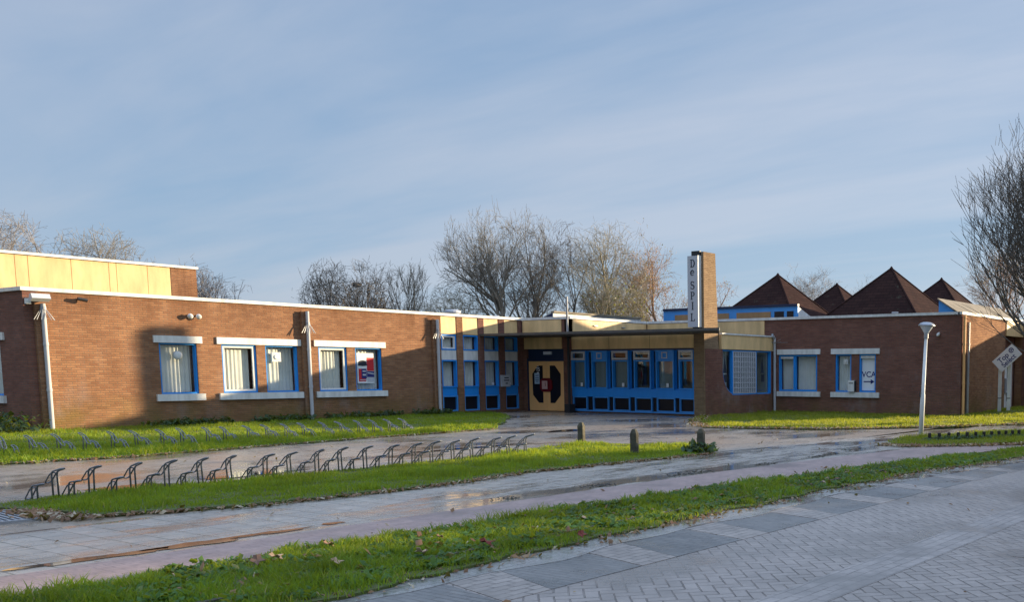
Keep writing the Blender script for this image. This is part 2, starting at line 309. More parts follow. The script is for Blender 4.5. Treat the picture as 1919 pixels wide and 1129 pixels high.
def ragged(pl, amp=.07, seed=3):
    r = random.Random(seed); out = []; n = len(pl); ph = [r.uniform(0, 6.28) for _ in range(4)]; t = 0.
    for i in range(n):
        a, b = Vector(pl[i]), Vector(pl[(i+1) % n]); L = (b-a).length; d = (b-a)/max(L, 1e-6); k = max(1, int(L/.22))
        for j in range(k):
            q = a+d*L*j/k; w = amp*(.6*math.sin(t*2.1+ph[0])+.5*math.sin(t*5.7+ph[1])+.5*math.sin(t*11.3+ph[2]))+r.gauss(0, amp*.25); t += L/k
            if abs(q.x) > .3 and abs(q.y-21.9) > .3: q = q+Vector((-d.y, d.x))*w
            out.append((q.x, q.y))
    return out
L_VERGE = ragged(L_VERGE, .075, 1); L_ISLAND = ragged(L_ISLAND, .06, 2); L_RISL = ragged(L_RISL, .08, 3); L_LEFT = ragged(L_LEFT, .08, 4)
def mound(x, y): return .24*np.exp(-((x-18.6)**2/2.2+(y-25.6)**2/7.))
for nm, pl, z in (('lawn', L_LEFT, .03), ('lawn', L_ISLAND, .035), ('lawn', L_RIGHT, .03), ('lawn', L_RISL, .04), ('verge', L_VERGE, .03)):
    poly(nm, pl, z, M['soil'], thick=.05)
g = np.linspace(-1, 1, 25); X, Y = np.meshgrid(19.4+g*2.2, 25.6+g*5.5); Zm = mound(X, Y)+.02
F = [(i*25+j, i*25+j+1, (i+1)*25+j+1, (i+1)*25+j) for i in range(24) for j in range(24)]
mesh_np('mound', np.stack([X, Y, Zm], -1).reshape(-1, 3), F, M['soil'], smooth=True)['kind'] = 'structure'

def in_poly(px, py, pl):
    r = np.zeros(len(px), bool); n = len(pl)
    for i in range(n):
        x0, y0 = pl[i]; x1, y1 = pl[(i+1) % n]
        c = ((y0 > py) != (y1 > py)); r ^= c & (px < (x1-x0)*(py-y0)/(y1-y0+1e-12)+x0)
    return r
def edge_dist(px, py, pl):
    d = np.full(len(px), 1e9); n = len(pl)
    for i in range(n):
        a = np.array(pl[i]); b = np.array(pl[(i+1) % n]); ab = b-a; t = np.clip(((px-a[0])*ab[0]+(py-a[1])*ab[1])/(ab@ab), 0, 1)
        d = np.minimum(d, np.hypot(px-a[0]-t*ab[0], py-a[1]-t*ab[1]))
    return d
def sample(pl, dens, box=None, grow=0.):
    xs = [q[0] for q in pl]; ys = [q[1] for q in pl]; x0, x1, y0, y1 = min(xs)-grow, max(xs)+grow, min(ys)-grow, max(ys)+grow
    if box: x0, x1, y0, y1 = max(x0, box[0]), min(x1, box[1]), max(y0, box[2]), min(y1, box[3])
    n = int((x1-x0)*(y1-y0)*dens); px = RNG.uniform(x0, x1, n); py = RNG.uniform(y0, y1, n)
    k = in_poly(px, py, pl)
    e = edge_dist(px, py, pl)
    k &= RNG.random(n) < np.clip(e/.22, .15, 1)*np.clip(.45+1.1*lumps(px*.8+3, py*.8), 0, 1)
    if grow: k |= (e < grow*RNG.random(n)**2) & (RNG.random(n) < .35)
    return px[k], py[k]
def lumps(x, y):
    q = .5+.2*np.sin(x*2.3+1.7*np.sin(y*1.1))+.2*np.sin(y*2.9+x*.7+1.3*np.sin(x*1.9))+.16*np.sin(x*9.1+2*np.sin(y*6.3))+.16*np.sin(y*10.7+1.8*np.sin(x*7.7+y))
    return np.clip(q, 0, 1)
def blades(name, px, py, h, w, z0, mat, label, lean=.5, cat='grass', seg=2):
    n = len(px); a = RNG.uniform(0, 2*np.pi, n); hh = h*RNG.uniform(.4, 1.3, n)*(.38+1.25*lumps(px, py)**1.3); ww = w*RNG.uniform(.6, 1.3, n)
    d = np.stack([np.cos(a), np.sin(a), np.zeros(n)], -1); b = RNG.uniform(0, 2*np.pi, n); ln = (hh*lean*RNG.uniform(.2, 1.6, n))[:, None]*np.stack([np.cos(b), np.sin(b), np.zeros(n)], -1)
    r = np.stack([px, py, z0+mound(px, py)], -1); up = np.array([0, 0, 1.])
    rnd = RNG.random(n)
    if seg == 2:
        V = np.stack([r-d*ww[:, None]/2, r+d*ww[:, None]/2, r+ln*.35+up*hh[:, None]*.62-d*ww[:, None]*.38, r+ln*.35+up*hh[:, None]*.62+d*ww[:, None]*.38, r+ln+up*hh[:, None]], 1).reshape(-1, 3)
        i = np.arange(n)[:, None]*5; F = np.concatenate([i+np.array([[0, 1, 3]]), i+np.array([[0, 3, 2]]), i+np.array([[2, 3, 4]])]); at = np.repeat(rnd, 5)
    else:
        V = np.stack([r-d*ww[:, None]/2, r+d*ww[:, None]/2, r+ln+up*hh[:, None]], 1).reshape(-1, 3)
        F = np.arange(n)[:, None]*3+np.array([[0, 1, 2]]); at = np.repeat(rnd, 3)
    o = mesh_np(name, V, F, mat, attr=at); return tag(o, label, cat, kind='stuff')
px, py = sample(L_VERGE, 5200, (0, 40, -9.5, -3.5), .06); blades('grass', px, py, .072, .009, .02, M['grass'], 'long tufted grass on the near end of the roadside verge', .7)
px, py = sample(L_VERGE, 2300, (0, 40, -3.5, 13), .06); blades('grass', px, py, .068, .013, .02, M['grass'], 'long grass on the far end of the roadside verge', .7)
px, py = sample(L_ISLAND, 2000, None, .05); blades('grass', px, py, .065, .012, .025, M['lawn'], 'short grass on the bicycle stand island', .5)
px, py = sample(L_LEFT, 620, (0, 40, -7, 16), .05); k = px > 7.9; blades('grass', px[~k], py[~k], .07, .02, .02, M['lawn'], 'mown grass along the foot of the sunlit long brick wall', .5, seg=1)
px, py = sample(L_LEFT, 1300, (7.4, 40, -7, 16), .08); blades('grass', px, py, .085, .018, .02, M['lawn'], 'longer uncut grass around the rear row of bicycle stands', .6)
px, py = sample(L_RIGHT, 700, None, .05); blades('grass', px, py, .07, .02, .02, M['lawn_dry'], 'sunlit grass in front of the shaded brick wing', .5, seg=1)
px, py = sample(L_RISL, 1100, (0, 26, 0, 18), .05); blades('grass', px, py, .07, .018, .03, M['lawn_dry'], 'grass on the small island behind the street lamp', .5, seg=1)
def leaves(name, px, py, z, size, mat, label, cat='leaves', tilt=.5, up=0.):
    n = len(px); a = RNG.uniform(0, 2*np.pi, n); s = size*RNG.uniform(.5, 1.3, n); c, sn = np.cos(a), np.sin(a)
    e = np.stack([c, sn, RNG.normal(0, tilt, n)], -1)*s[:, None]; f = np.stack([-sn, c, RNG.normal(0, tilt, n)], -1)*(s*RNG.uniform(.35, .8, n))[:, None]
    r = np.stack([px, py, z+mound(px, py)+np.abs(RNG.normal(0, .5, n))*up+s*tilt*.35], -1); cu = np.array([0, 0, 1.])*(s*.25)[:, None]
    V = np.stack([r-e*.55, r-f*.5+cu*.2, r+e*.1+cu, r+f*.5, r+e*.6], 1).reshape(-1, 3); i = np.arange(n)[:, None]*5
    F = np.concatenate([i+np.array([[0, 1, 2]]), i+np.array([[1, 4, 2]]), i+np.array([[2, 4, 3]]), i+np.array([[0, 2, 3]])])
    return tag(mesh_np(name, V, F, mat, attr=np.repeat(RNG.random(n), 5)), label, cat, kind='stuff')
def along(pts, n, sp):
    P = np.array(pts, float); L = np.hypot(*np.diff(P, axis=0).T); c = np.concatenate([[0], np.cumsum(L)]); t = RNG.uniform(0, c[-1], n)
    return np.interp(t, c, P[:, 0])+RNG.normal(0, sp, n), np.interp(t, c, P[:, 1])+RNG.normal(0, sp, n)
px, py = along([(18.15, -6.6), (18.85, -5.1), (18.95, -2.8), (18.66, -.5), (18.9, 1.8), (19.0, 3.9)], 900, .05); leaves('fallen_leaves', px, py, .012, .06, M['leaf'], 'brown leaf litter along the edge of the bicycle stand island')
px, py = along([(23.88, -8), (23.78, -4.9), (23.84, -3.3), (23.8, -.9), (23.87, 2.3), (24.5, 6.3)], 850, .11); leaves('fallen_leaves', px, py, .012, .05, M['leaf'], 'brown leaf litter between the verge and the gutter')
px, py = along([(9.3, 17.0), (11.9, 12.85), (13.5, 11.0), (15.4, 11.35), (17.5, 12.55), (19.3, 14.85), (20.8, 17.6), (22.6, 21.4)], 1300, .13); leaves('fallen_leaves', px, py, .03, .085, M['leaf'], 'pale leaf litter along the front edge of the right lawn')
px, py = along([(20.75, 7.7), (21.4, 7.45), (22.3, 8.2), (23.5, 9.5), (25, 11.7)], 800, .11); leaves('fallen_leaves', px, py, .02, .08, M['leaf'], 'reddish leaf litter below the row of short posts')
px, py = along([(10.0, -4.4), (10.35, -2.6), (10.0, -.3), (9.47, 3.26), (9.15, 7.2)], 500, .06); leaves('fallen_leaves', px, py, .015, .06, M['leaf'], 'leaf litter along the edge of the left lawn')
px, py = along([(17.0, -6.75), (17.6, -6.9), (18.2, -6.7)], 420, .10); leaves('fallen_leaves', px, py, .012, .07, M['leaf'], 'heap of wet leaves beside the drain grating')
px, py = sample([(22.1, -8), (23.8, -8), (23.8, 2), (22.3, 2)], 9); leaves('fallen_leaves', px, py, .07, .07, M['leaf'], 'scattered leaves lying in the verge grass')
px = RNG.uniform(11, 33, 190); py = RNG.uniform(-8, 14, 190); leaves('fallen_leaves', px, py, .008, .05, M['leaf'], 'odd leaves blown over the paving')
def undergrowth(pl, n, hmax, label):
    px, py = pl; o = leaves('undergrowth', px, py, .04, .11, M['ivy'], label, 'plants', .7, hmax); return o
n = 2600; v = RNG.uniform(2.6, 13.2, n); k = (np.sin(v*2.1)+np.sin(v*5.3+1)*.6+.9) > RNG.random(n)*1.2; v = v[k]; undergrowth((RNG.uniform(.03, .55, len(v))*(1-.0*v), v), 0, .12, 'low dark green ground cover along the foot of the sunlit long wall')
n = 1600; px, py = sample(L_VERGE, 55, (0, 40, -9, 6)); px = np.repeat(px, 9)+RNG.normal(0, .035, len(px)*9); py = np.repeat(py, 9)+RNG.normal(0, .035, len(py)*9)
leaves('weeds', px, py, .035, .06, M['weed'], 'broad leaved weeds growing among the verge grass', 'plants', .6, .03)
px, py = sample(L_VERGE, 26, (0, 40, -9, 10)); leaves('dead_leaves', px, py, .05, .045, M['leaf'], 'small dead leaf fragments caught in the verge grass')
undergrowth((RNG.normal(-.9, .8, n), -.45+RNG.normal(0, .22, n)), 0, .3, 'dark leafy bushes at the left corner of the building')
n = 260; undergrowth((18.70+RNG.normal(0, .12, n), 3.8+RNG.normal(0, .15, n)), 0, .12, 'ivy growing around the foot of the rightmost bollard')
px, py = along([(20.75, -3.2), (20.8, -1), (20.9, 1), (21.1, 3.5), (20.9, 6.5)], 700, .07); k = np.sin(py*3.1)+.6*np.sin(py*7.7) > .2; leaves('wet_debris', px[k], py[k], .006, .055, M['mud'], 'dark wet leaf debris along the joint of the two paths', tilt=.15)
n = 1500; t = RNG.random(n); leaves('undergrowth', 21.25+1.4*t+RNG.normal(0, .09, n), 9.25+2.4*t+RNG.normal(0, .09, n), .03, .06, M['ivy'], 'low dark planting between the short wooden posts', 'plants', .7, .05)
# few single leaves large enough to count
def big_leaf(x, y, s, col, label, rz):
    mb = MB(); pts = []
    for k in range(14):
        a = 2*math.pi*k/14; r = s*(1.0 if k % 2 == 0 else .62)*(1.15 if k == 0 else 1)
        pts.append((r*math.cos(a), r*.8*math.sin(a), .25*s*math.cos(3*a)+.3*s))
    b = [(p[0], p[1], p[2]-.004) for p in pts]; n = 14
    mb.add(pts+b+[(0, 0, .12*s), (0, 0, .12*s-.004)], [(i, (i+1) % n, 2*n) for i in range(n)]+[(n+(i+1) % n, n+i, 2*n+1) for i in range(n)]+[(i, n+i, n+(i+1) % n, (i+1) % n) for i in range(n)])
    o = mb.build('fallen_leaf', col); o.location = (x, y, .11); o.rotation_euler = (.35, .25, rz); tag(o, label, 'leaf', 'large leaves in the near verge')
LEAFC = [bark_mat('dark red leaf', (.12, .02, .015), (.22, .05, .03)), bark_mat('tan leaf', (.40, .26, .16), (.5, .36, .24)), bark_mat('brown leaf', (.16, .09, .06), (.24, .14, .09))]
for a in ((22.62, -7.42, .10, 2, 'curled brown leaf in the near verge, beside the pale one', .3), (22.58, -7.25, .09, 1, 'pale upright leaf in the near verge beside a brown one', 1.9),
          (22.42, -6.68, .09, 2, 'brown leaf at the path side of the verge', 2.2), (23.18, -7.12, .07, 1, 'small orange tan leaf in the middle of the near verge', .9),
          (23.4, -6.5, .09, 1, 'tan leaf near the road edge of the verge', 2.8), (23.5, -5.9, .09, 0, 'dark red leaf at the road edge of the verge', 1.1),
          (23.92, -5.15, .08, 0, 'red leaf lying in the wet gutter', .2), (22.9, -5.9, .06, 2, 'small brown leaf among long verge grass', 2.)):
    big_leaf(a[0], a[1], a[2]*.72, LEAFC[a[3]], a[4], a[5])
# ------------------------------------------------------------------ building
B = empty('brick_building', (0, 0, 0), 0, 'long low brown brick community building with blue window frames, yellow fascia boards and pyramid roofs', 'building')
class Face:              # a wall plane: a runs along it, o points outward
    def __init__(s, kind, c): s.k = kind; s.c = c
    def p(s, a, o, z): return (s.c+o, a, z) if s.k == 'u' else (a, s.c-o, z)
    def box(s, mb, a0, a1, o0, o1, z0, z1):
        p, q = s.p(a0, o0, z0), s.p(a1, o1, z1); return mb.box(p[0], q[0], p[1], q[1], p[2], q[2])
def wall(F, a0, a1, z0, z1, holes, mat, thick=.3, name='wall'):
    A = sorted({a0, a1, *[h[0] for h in holes], *[h[1] for h in holes]}); Z = sorted({z0, z1, *[h[2] for h in holes], *[h[3] for h in holes]})
    mb = MB(); flip = (F.k == 'u')
    def q(ps): mb.add(ps, [(0, 1, 2, 3)])
    for i in range(len(A)-1):
        for j in range(len(Z)-1):
            ca, cz = (A[i]+A[i+1])/2, (Z[j]+Z[j+1])/2
            if any(h[0] < ca < h[1] and h[2] < cz < h[3] for h in holes): continue
            q([F.p(A[i], 0, Z[j]), F.p(A[i+1], 0, Z[j]), F.p(A[i+1], 0, Z[j+1]), F.p(A[i], 0, Z[j+1])])
            q([F.p(A[i+1], -thick, Z[j]), F.p(A[i], -thick, Z[j]), F.p(A[i], -thick, Z[j+1]), F.p(A[i+1], -thick, Z[j+1])])
    for h in list(holes)+[(a0, a1, z0, z1)]:
        x0, x1, y0, y1 = h
        for a in (x0, x1): q([F.p(a, 0, y0), F.p(a, -thick, y0), F.p(a, -thick, y1), F.p(a, 0, y1)])
        for z in (y0, y1): q([F.p(x0, 0, z), F.p(x1, 0, z), F.p(x1, -thick, z), F.p(x0, -thick, z)])
    return mb.build(name, mat, B)
def frame(mb, F, a0, a1, z0, z1, w, o0, o1):
    F.box(mb, a0, a0+w, o0, o1, z0, z1); F.box(mb, a1-w, a1, o0, o1, z0, z1)
    F.box(mb, a0+w, a1-w, o0, o1, z0, z0+w); F.box(mb, a0+w, a1-w, o0, o1, z1-w, z1)
def drape(F, a0, a1, z0, z1, o, mat, parent, amp=.03, per=.16, seed=0):
    n = max(8, int((a1-a0)/.02)); r = random.Random(seed); ph = r.random()*6; V = []; Fc = []
    for i in range(n+1):
        a = a0+(a1-a0)*i/n; t = 2*math.pi*a/per+ph+1.2*math.sin(a*5+ph)
        d = amp*math.sin(t)*(.6+.4*math.sin(a*3.1+ph)); V += [F.p(a, o+d, z0), F.p(a+.012*math.sin(t*.5), o+d*.8, z1)]
    for i in range(n): Fc.append((2*i, 2*i+2, 2*i+3, 2*i+1))
    mb = MB(); mb.add(V, Fc); return mb.build('curtain', mat, parent, True)
def window(F, a0, a1, z0, z1, sash=False, cur=(0., .82), depth=.13, mat='blue', fw=.045, pane='glass', seed=0, vent=None, curtain=True, parent=None):
    mb = MB(); frame(mb, F, a0, a1, z0, z1, fw, -.03-depth, -.03); w = mb.build('window', M[mat], parent or B)
    b0, b1, y0, y1 = a0+fw, a1-fw, z0+fw, z1-fw
    if sash:
        mb = MB(); frame(mb, F, b0+.003, b1-.003, y0+.003, y1-.003, .06, -.10, -.045); mb.build('sash', M['white'], w); b0, b1, y0, y1 = b0+.06, b1-.06, y0+.06, y1-.06
    po = -.08 if sash else -.02-depth+.01
    mb = MB(); F.box(mb, b0-.004, b1+.004, po-.006, po, y0-.004, y1+.004); mb.build('pane', M[pane], w)
    if curtain:
        L = b1-b0; drape(F, b0+L*cur[0], b0+L*cur[1], y0, y1-.02, po-.12, M['curtain'], w, .034, .125, seed)
    if vent:
        va, vz, s, rnd = vent; mb = MB(); c = F.p(va, po+.004, vz); ax = Vector(F.p(0, 1, 0))-Vector(F.p(0, 0, 0))
        if rnd: mb.lathe([(s, 0), (s, .05), (s*.8, .075), (s*.3, .085)], c, 18, ax)
        else: F.box(mb, va-s, va+s, po+.004, po+.05, vz-s, vz+s); mb.lathe([(s*.55, .047), (s*.5, .07), (s*.2, .075)], c, 14, ax)
        mb.build('vent', M['white'], w, rnd)
    return w
def beam(name, F, a0, a1, z0, z1, mat='white', o=(-.05, .05)):
    mb = MB(); F.box(mb, a0, a1, o[0], o[1], z0, z1); return mb.build(name, M[mat], B)
FL, FR, FC, FD, FE, FS, FA = Face('u', 0.), Face('v', 21.9), Face('u', 9.11), Face('v', 17.2), Face('v', 0.), Face('u', 17.06), Face('v', 28.9)
H = 3.66
# --- left wing, sunlit long wall
ws = [(3.23, 4.28), (5.01, 6.08), (6.37, 7.44), (8.17, 9.21), (9.53, 10.56)]
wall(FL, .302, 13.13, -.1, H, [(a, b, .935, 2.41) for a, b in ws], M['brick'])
window(FL, 3.23, 4.28, .935, 2.41, cur=(.0, .98), seed=1, vent=(3.78, 2.06, .125, True))
window(FL, 5.01, 6.08, .935, 2.41, sash=True, cur=(0, .93), seed=2)
window(FL, 6.37, 7.44, .935, 2.41, cur=(.0, 1.), seed=3, vent=(6.78, 2.05, .15, False))
window(FL, 8.17, 9.21, .935, 2.41, sash=True, cur=(0, .93), seed=4)
window(FL, 9.53, 10.56, .935, 2.41, cur=(.0, 1.), seed=5)
for a, b in ((3.08, 4.43), (4.86, 7.55), (8.01, 10.71)):
    beam('lintel', FL, a, b, 2.413, 2.615); beam('sill', FL, a, b, .735, .932, 'white', (-.05, .075))
# --- front left return wall
wall(FE, -9, 0, -.1, H, [(-2.75, -1.52, .935, 2.41)], M['brick_shaded'])
window(FE, -2.75, -1.52, .935, 2.41, seed=8); beam('lintel', FE, -2.9, -1.22, 2.413, 2.615); beam('sill', FE, -2.9, -1.38, .735, .932, 'white', (-.05, .075))
# --- buttress fins with downpipes on the long wall
def downpipe(F, a, o, z0, z1, r=.055, parent=B, spikes=None, joints=(1.1, 2.3), mat='pipe'):
    mb = MB(); mb.tube([F.p(a, o, z0), F.p(a, o, z1)], r, 12)
    for z in joints: mb.lathe([(r*1.16, -.04), (r*1.16, .04)], F.p(a, o, z), 12)
    p = mb.build('downpipe', M[mat], parent, False)
    for z in joints:
        mb = MB(); F.box(mb, a-.015, a+.015, .0, o-r*.5, z-.02, z+.02); mb.build('pipe_bracket', M['dark'], p)
    if spikes:
        mb = MB()
        for k in range(9):
            t = math.pi*(k/8*1.2-.1); d = (math.cos(t), max(.1, math.sin(t)))
            mb.tube([F.p(a+d[0]*r*.9, o+d[1]*r*.9, spikes), F.p(a+d[0]*.24, o+d[1]*.16, spikes-.30)], .007, 4)
        mb.lathe([(r*1.25, -.05), (r*1.25, .05)], F.p(a, o, spikes), 12); mb.build('climbing_guard', M['metal'], p)
for a, top in ((.24, 3.52), (7.60, 3.55), (12.72, 3.52)):
    mb = MB(); F = FL
    b0, b1, d = a-.03, a+.17, .11
    mb.add([F.p(b0, 0, -.1), F.p(b1, 0, -.1), F.p(b1, d, -.1), F.p(b0, d, -.1), F.p(b0, 0, top-.06), F.p(b1, 0, top-.06), F.p(b1, d, top), F.p(b0, d, top)],
           [(0, 1, 2, 3), (7, 6, 5, 4), (0, 4, 5, 1), (1, 5, 6, 2), (2, 6, 7, 3), (3, 7, 4, 0)])
    mb.build('buttress', M['brick'], B)
    downpipe(FL, a+.13, d+.07, -.05, top-.02 if a > 1 else 3.34, spikes=top-.42 if a > 1 else 3.22)
mb = MB(); mb.tube([(.02, .1, 3.36), (.13, .14, 3.40), (.2, .22, 3.47)], .03, 8); fl = mb.build('floodlight', M['dark'], B)
mb = MB(); mb.prism([(.20, .05, 3.42), (.26, .05, 3.56), (.36, .05, 3.58), (.42, .05, 3.46), (.30, .05, 3.38)], (0, .42, 0)); mb.build('hood', M['signgrey'], fl)
mb = MB(); mb.box(.05, .14, .02, .13, 3.32, 3.46); mb.build('junction_box', M['white'], fl)
for v in (4.14, 4.38):
    mb = MB(); mb.lathe([(.03, 0), (.03, .08), (.07, .1), (.075, .17), (.05, .19)], FL.p(v, 0, 3.24), 14, (1, -.4, -.35)); mb.build('spotlight', M['white'], B, True)
mb = MB(); mb.lathe([(.03, 0), (.03, .12)], FL.p(1.25, 0, 3.5), 8, (1, 0, .2)); mb.tube([FL.p(1.2, .13, 3.52), FL.p(1.42, .15, 3.48)], .045, 8); mb.build('camera', M['dark'], B)
# --- porch bays: brick piers, windows, boards
bays = [(13.16, 13.86), (14.17, 14.90), (15.20, 15.93), (16.25, 16.94)]
piers = [(13.13, 13.16), (13.87, 14.16), (14.91, 15.19), (15.94, 16.24), (16.95, 17.2)]
for a, b in piers[1:]:
    mb = MB(); FL.box(mb, a, b, -.3, 0, -.1, H); mb.build('pier', M['brick'] if b < 15 else M['brick_shaded'], B)  # piers under the canopy take the brick colour darkened for shade
for i, (a, b) in enumerate(bays):
    mb = MB(); FL.box(mb, a+.002, b-.002, -.16, -.02, 3.0, H); mb.build('fascia', M['fascia'], B)
    window(FL, a, b, 2.40, 2.98, sash=(i == 0), seed=20+i, mat='blue', cur=(0, 1.), depth=.16, pane='glass' if i < 3 else 'glass_dark')
    mb = MB(); FL.box(mb, a+.002, b-.002, -.16, -.05, 2.03, 2.395)
    for k in range(4): FL.box(mb, a+.002, b-.002, -.05, -.042, 2.04+k*.09, 2.115+k*.09)
    mb.build('panel', M['white'], B)
    window(FL, a, b, 1.0, 2.025, seed=30+i, cur=(0, 1.), depth=.16)
    mb = MB(); FL.box(mb, a+.002, b-.002, -.18, -.06, .69, .996); mb.build('panel', M['blue'], B)
    mb = MB(); frame(mb, FL, a, b, .10, .686, .045, -.2, -.03); fr = mb.build('kick_frame', M['blue_light'], B)
    mb = MB(); FL.box(mb, a+.045, b-.045, -.2, -.12, .145, .641); mb.build('panel', M['black'], fr)
mb = MB(); FL.box(mb, 13.13, 17.2, -.3, -.02, -.1, .098); mb.build('plinth', M['brick_shaded'], B)
# --- door wall
wall(FD, 0, 2.62, -.1, H, [(.20, 2.24, .0, 2.50)], M['brick_shaded'])
mb = MB(); FD.box(mb, .06, 2.17, 0, .05, 3.14, H-.02); mb.build('fascia', M['fascia'], B)
mb = MB(); FD.box(mb, .12, 2.17, 0, .04, 2.50, 2.955); mb.build('fascia', M['fascia'], B)
mb = MB(); FD.box(mb, .20, 2.24, -.16, -.10, 2.12, 2.498); mb.build('transom', M['blue_dark'], B)
mb = MB(); FD.box(mb, .20, 2.24, -.16, -.02, 2.015, 2.118); FD.box(mb, .20, .255, -.16, -.02, .0, 2.013); FD.box(mb, 2.205, 2.24, -.16, -.02, .0, 2.013); mb.build('door_frame', M['blue_dark'], B)
mb = MB(); FD.box(mb, 1.11, 1.52, -.10, -.02, 2.28, 2.40); mb.build('porch_lamp', M['lampglass'], B)
for s, (d0, d1) in ((1, (.258, 1.224)), (-1, (1.230, 2.202))):
    mb = MB(); FD.box(mb, d0, d1, -.11, -.05, .03, 2.010); dr = mb.build('door', M['ochre'], B)
    e, f = (d0, 1) if s == 1 else (d1, -1)
    pts = [(.50, 1.84), (.775, 1.84), (.775, .34), (.53, .34), (.21, .66), (.19, 1.50)]
    P3 = [FD.p(e+f*x, -.0465, z) for x, z in pts]; mb = MB(); mb.prism(P3, Vector(FD.p(0, -.01, 0))-Vector(FD.p(0, 0, 0))); mb.build('pane', M['black'], dr)
    pts = [(.966, 1.34), (.80, 1.34), (.66, 1.24), (.64, .93), (.78, .79), (.966, .79)]
    P3 = [FD.p(e+f*(x-.004), .0, z) for x, z in pts]; mb = MB(); mb.prism(P3, Vector(FD.p(0, -.045, 0))-Vector(FD.p(0, 0, 0))); mb.build('handle', M['red'], dr)
# --- glazed front between the door and the chimney
u0, u1 = 2.62, 8.62; FG = Face('v', 17.26)
mb = MB(); FG.box(mb, u0, u1, -.12, 0, 2.47, 2.955); fa = mb.build('fascia', M['fascia'], B)
mb = MB()
for x in (4.55, 6.55): FG.box(mb, x-.006, x+.006, 0, .002, 2.475, 2.95)
mb.build('joint', M['dark'], fa)
mb = MB(); FG.box(mb, u0, u1, -.14, .02, .63, .94); mb.build('panel', M['blue'], B)
mb = MB(); FG.box(mb, u0, u1, -.14, .03, .05, .105); mb.build('bottom_rail', M['blue_light'], B)
mb = MB(); FG.box(mb, u0, u1, -.14, -.0, 2.405, 2.467); mb.build('head_rail', M['blue_dark'], B)
mb = MB(); FG.box(mb, u0, u1, -.2, -.03, -.1, .047); mb.build('plinth', M['brick_shaded'], B)
units = [(2.64, 3.39, 'w'), (3.69, 4.49, 'b'), (4.73, 5.55, 'w'), (5.81, 6.63, 'w'), (6.86, 7.71, 'b'), (7.93, 8.615, 'w')]
prev = None
for i, (a, b, t) in enumerate(units):
    mb = MB(); frame(mb, FG, a, b, .943, 2.40, .055, -.10, .06); FG.box(mb, a+.055, b-.055, -.10, .05, 1.985, 2.03); w = mb.build('window', M['blue'], B)
    mb = MB(); FG.box(mb, a+.05, b-.05, -.06, -.052, .99, 1.99); mb.build('pane', M['glass_dark'], w)
    if i not in (3, 5):
        mb = MB(); FG.box(mb, a+.05, b-.05, -.13, -.122, .96, 2.0); FG.box(mb, a+.05, b-.05, -.135, -.115, 1.5, 1.515); mb.build('backing', M['backing'], w)  # grey green sheet behind the pane, sets its tone
    if t == 'w':
        mb = MB(); frame(mb, FG, a+.02, b-.02, 2.05, 2.385, .075, .062, .10); mb.build('sash', M['signgrey'], w)
        mb = MB(); FG.box(mb, a+.09, b-.09, .066, .074, 2.12, 2.31); mb.build('pane', M['glass_dark'], w)
    else:
        mb = MB(); FG.box(mb, a+.057, b-.057, -.04, .03, 2.033, 2.343); mb.build('panel', M['blue'], w)
        m_ = (a+b)/2-.02; mb = MB(); frame(mb, FG, m_-.13, m_+.13, 2.09, 2.33, .035, .031, .055); mb.build('vent', M['signgrey'], w)
    mb = MB(); frame(mb, FG, a, b, .108, .627, .04, -.12, .02); k = mb.build('kick_frame', M['blue_light'], B)
    mb = MB(); FG.box(mb, a+.04, b-.04, -.12, -.06, .148, .587); mb.build('panel', M['black'], k)
    if prev is not None:
        mb = MB(); frame(mb, FG, prev+.002, a-.002, .943, 2.40, .03, -.12, -.06); w2 = mb.build('window', M['blue'], B)
        mb = MB(); FG.box(mb, prev+.03, a-.03, -.11, -.1, .97, 2.37); mb.build('pane', M['glass_dark'], w2)
        mb = MB(); FG.box(mb, prev+.002, a-.002, -.12, -.06, .108, .627); mb.build('panel', M['black'], B)
    prev = b
# room behind the glass
mb = MB(); mb.box(2.63, 9.0, 21.5, 21.6, 0, 2.9); mb.box(2.4, 2.62, 17.5, 21.9, 0, 2.9); mb.box(4.3, 5.2, 19.5, 20.0, 0, 1.1); mb.box(6.0, 7.6, 20.2, 20.8, 0, .9); mb.build('interior_wall', M['interior'], B)
mb = MB(); mb.box(7.3, 8.1, 21.38, 21.49, 1.3, 2.1); mb.box(3.2, 4.0, 21.38, 21.49, .2, 2.0); mb.build('interior_door', M['white'], B)
# --- chimney tower with battered right side
mb = MB(); y0, yb, yt = 17.2, 18.22, 17.92
mb.add([(8.63, y0, -.1), (9.10, y0, -.1), (9.10, yb, -.1), (8.63, yb, -.1), (8.63, y0, 5.87), (9.10, y0, 5.87), (9.10, yt, 5.87), (8.63, yt, 5.87)],
       [(0, 3, 2, 1), (4, 5, 6, 7), (0, 1, 5, 4), (1, 2, 6, 5), (2, 3, 7, 6), (3, 0, 4, 7)]); mb.build('chimney', M['brick_buff'], B)
# dark capping piece just behind the sign top
mb = MB(); mb.box(8.62, 8.99, 17.12, 17.197, 5.62, 5.90); mb.box(8.66, 9.02, 17.12, 17.197, 2.98, 3.2); mb.build('bracket', M['dark'], B)
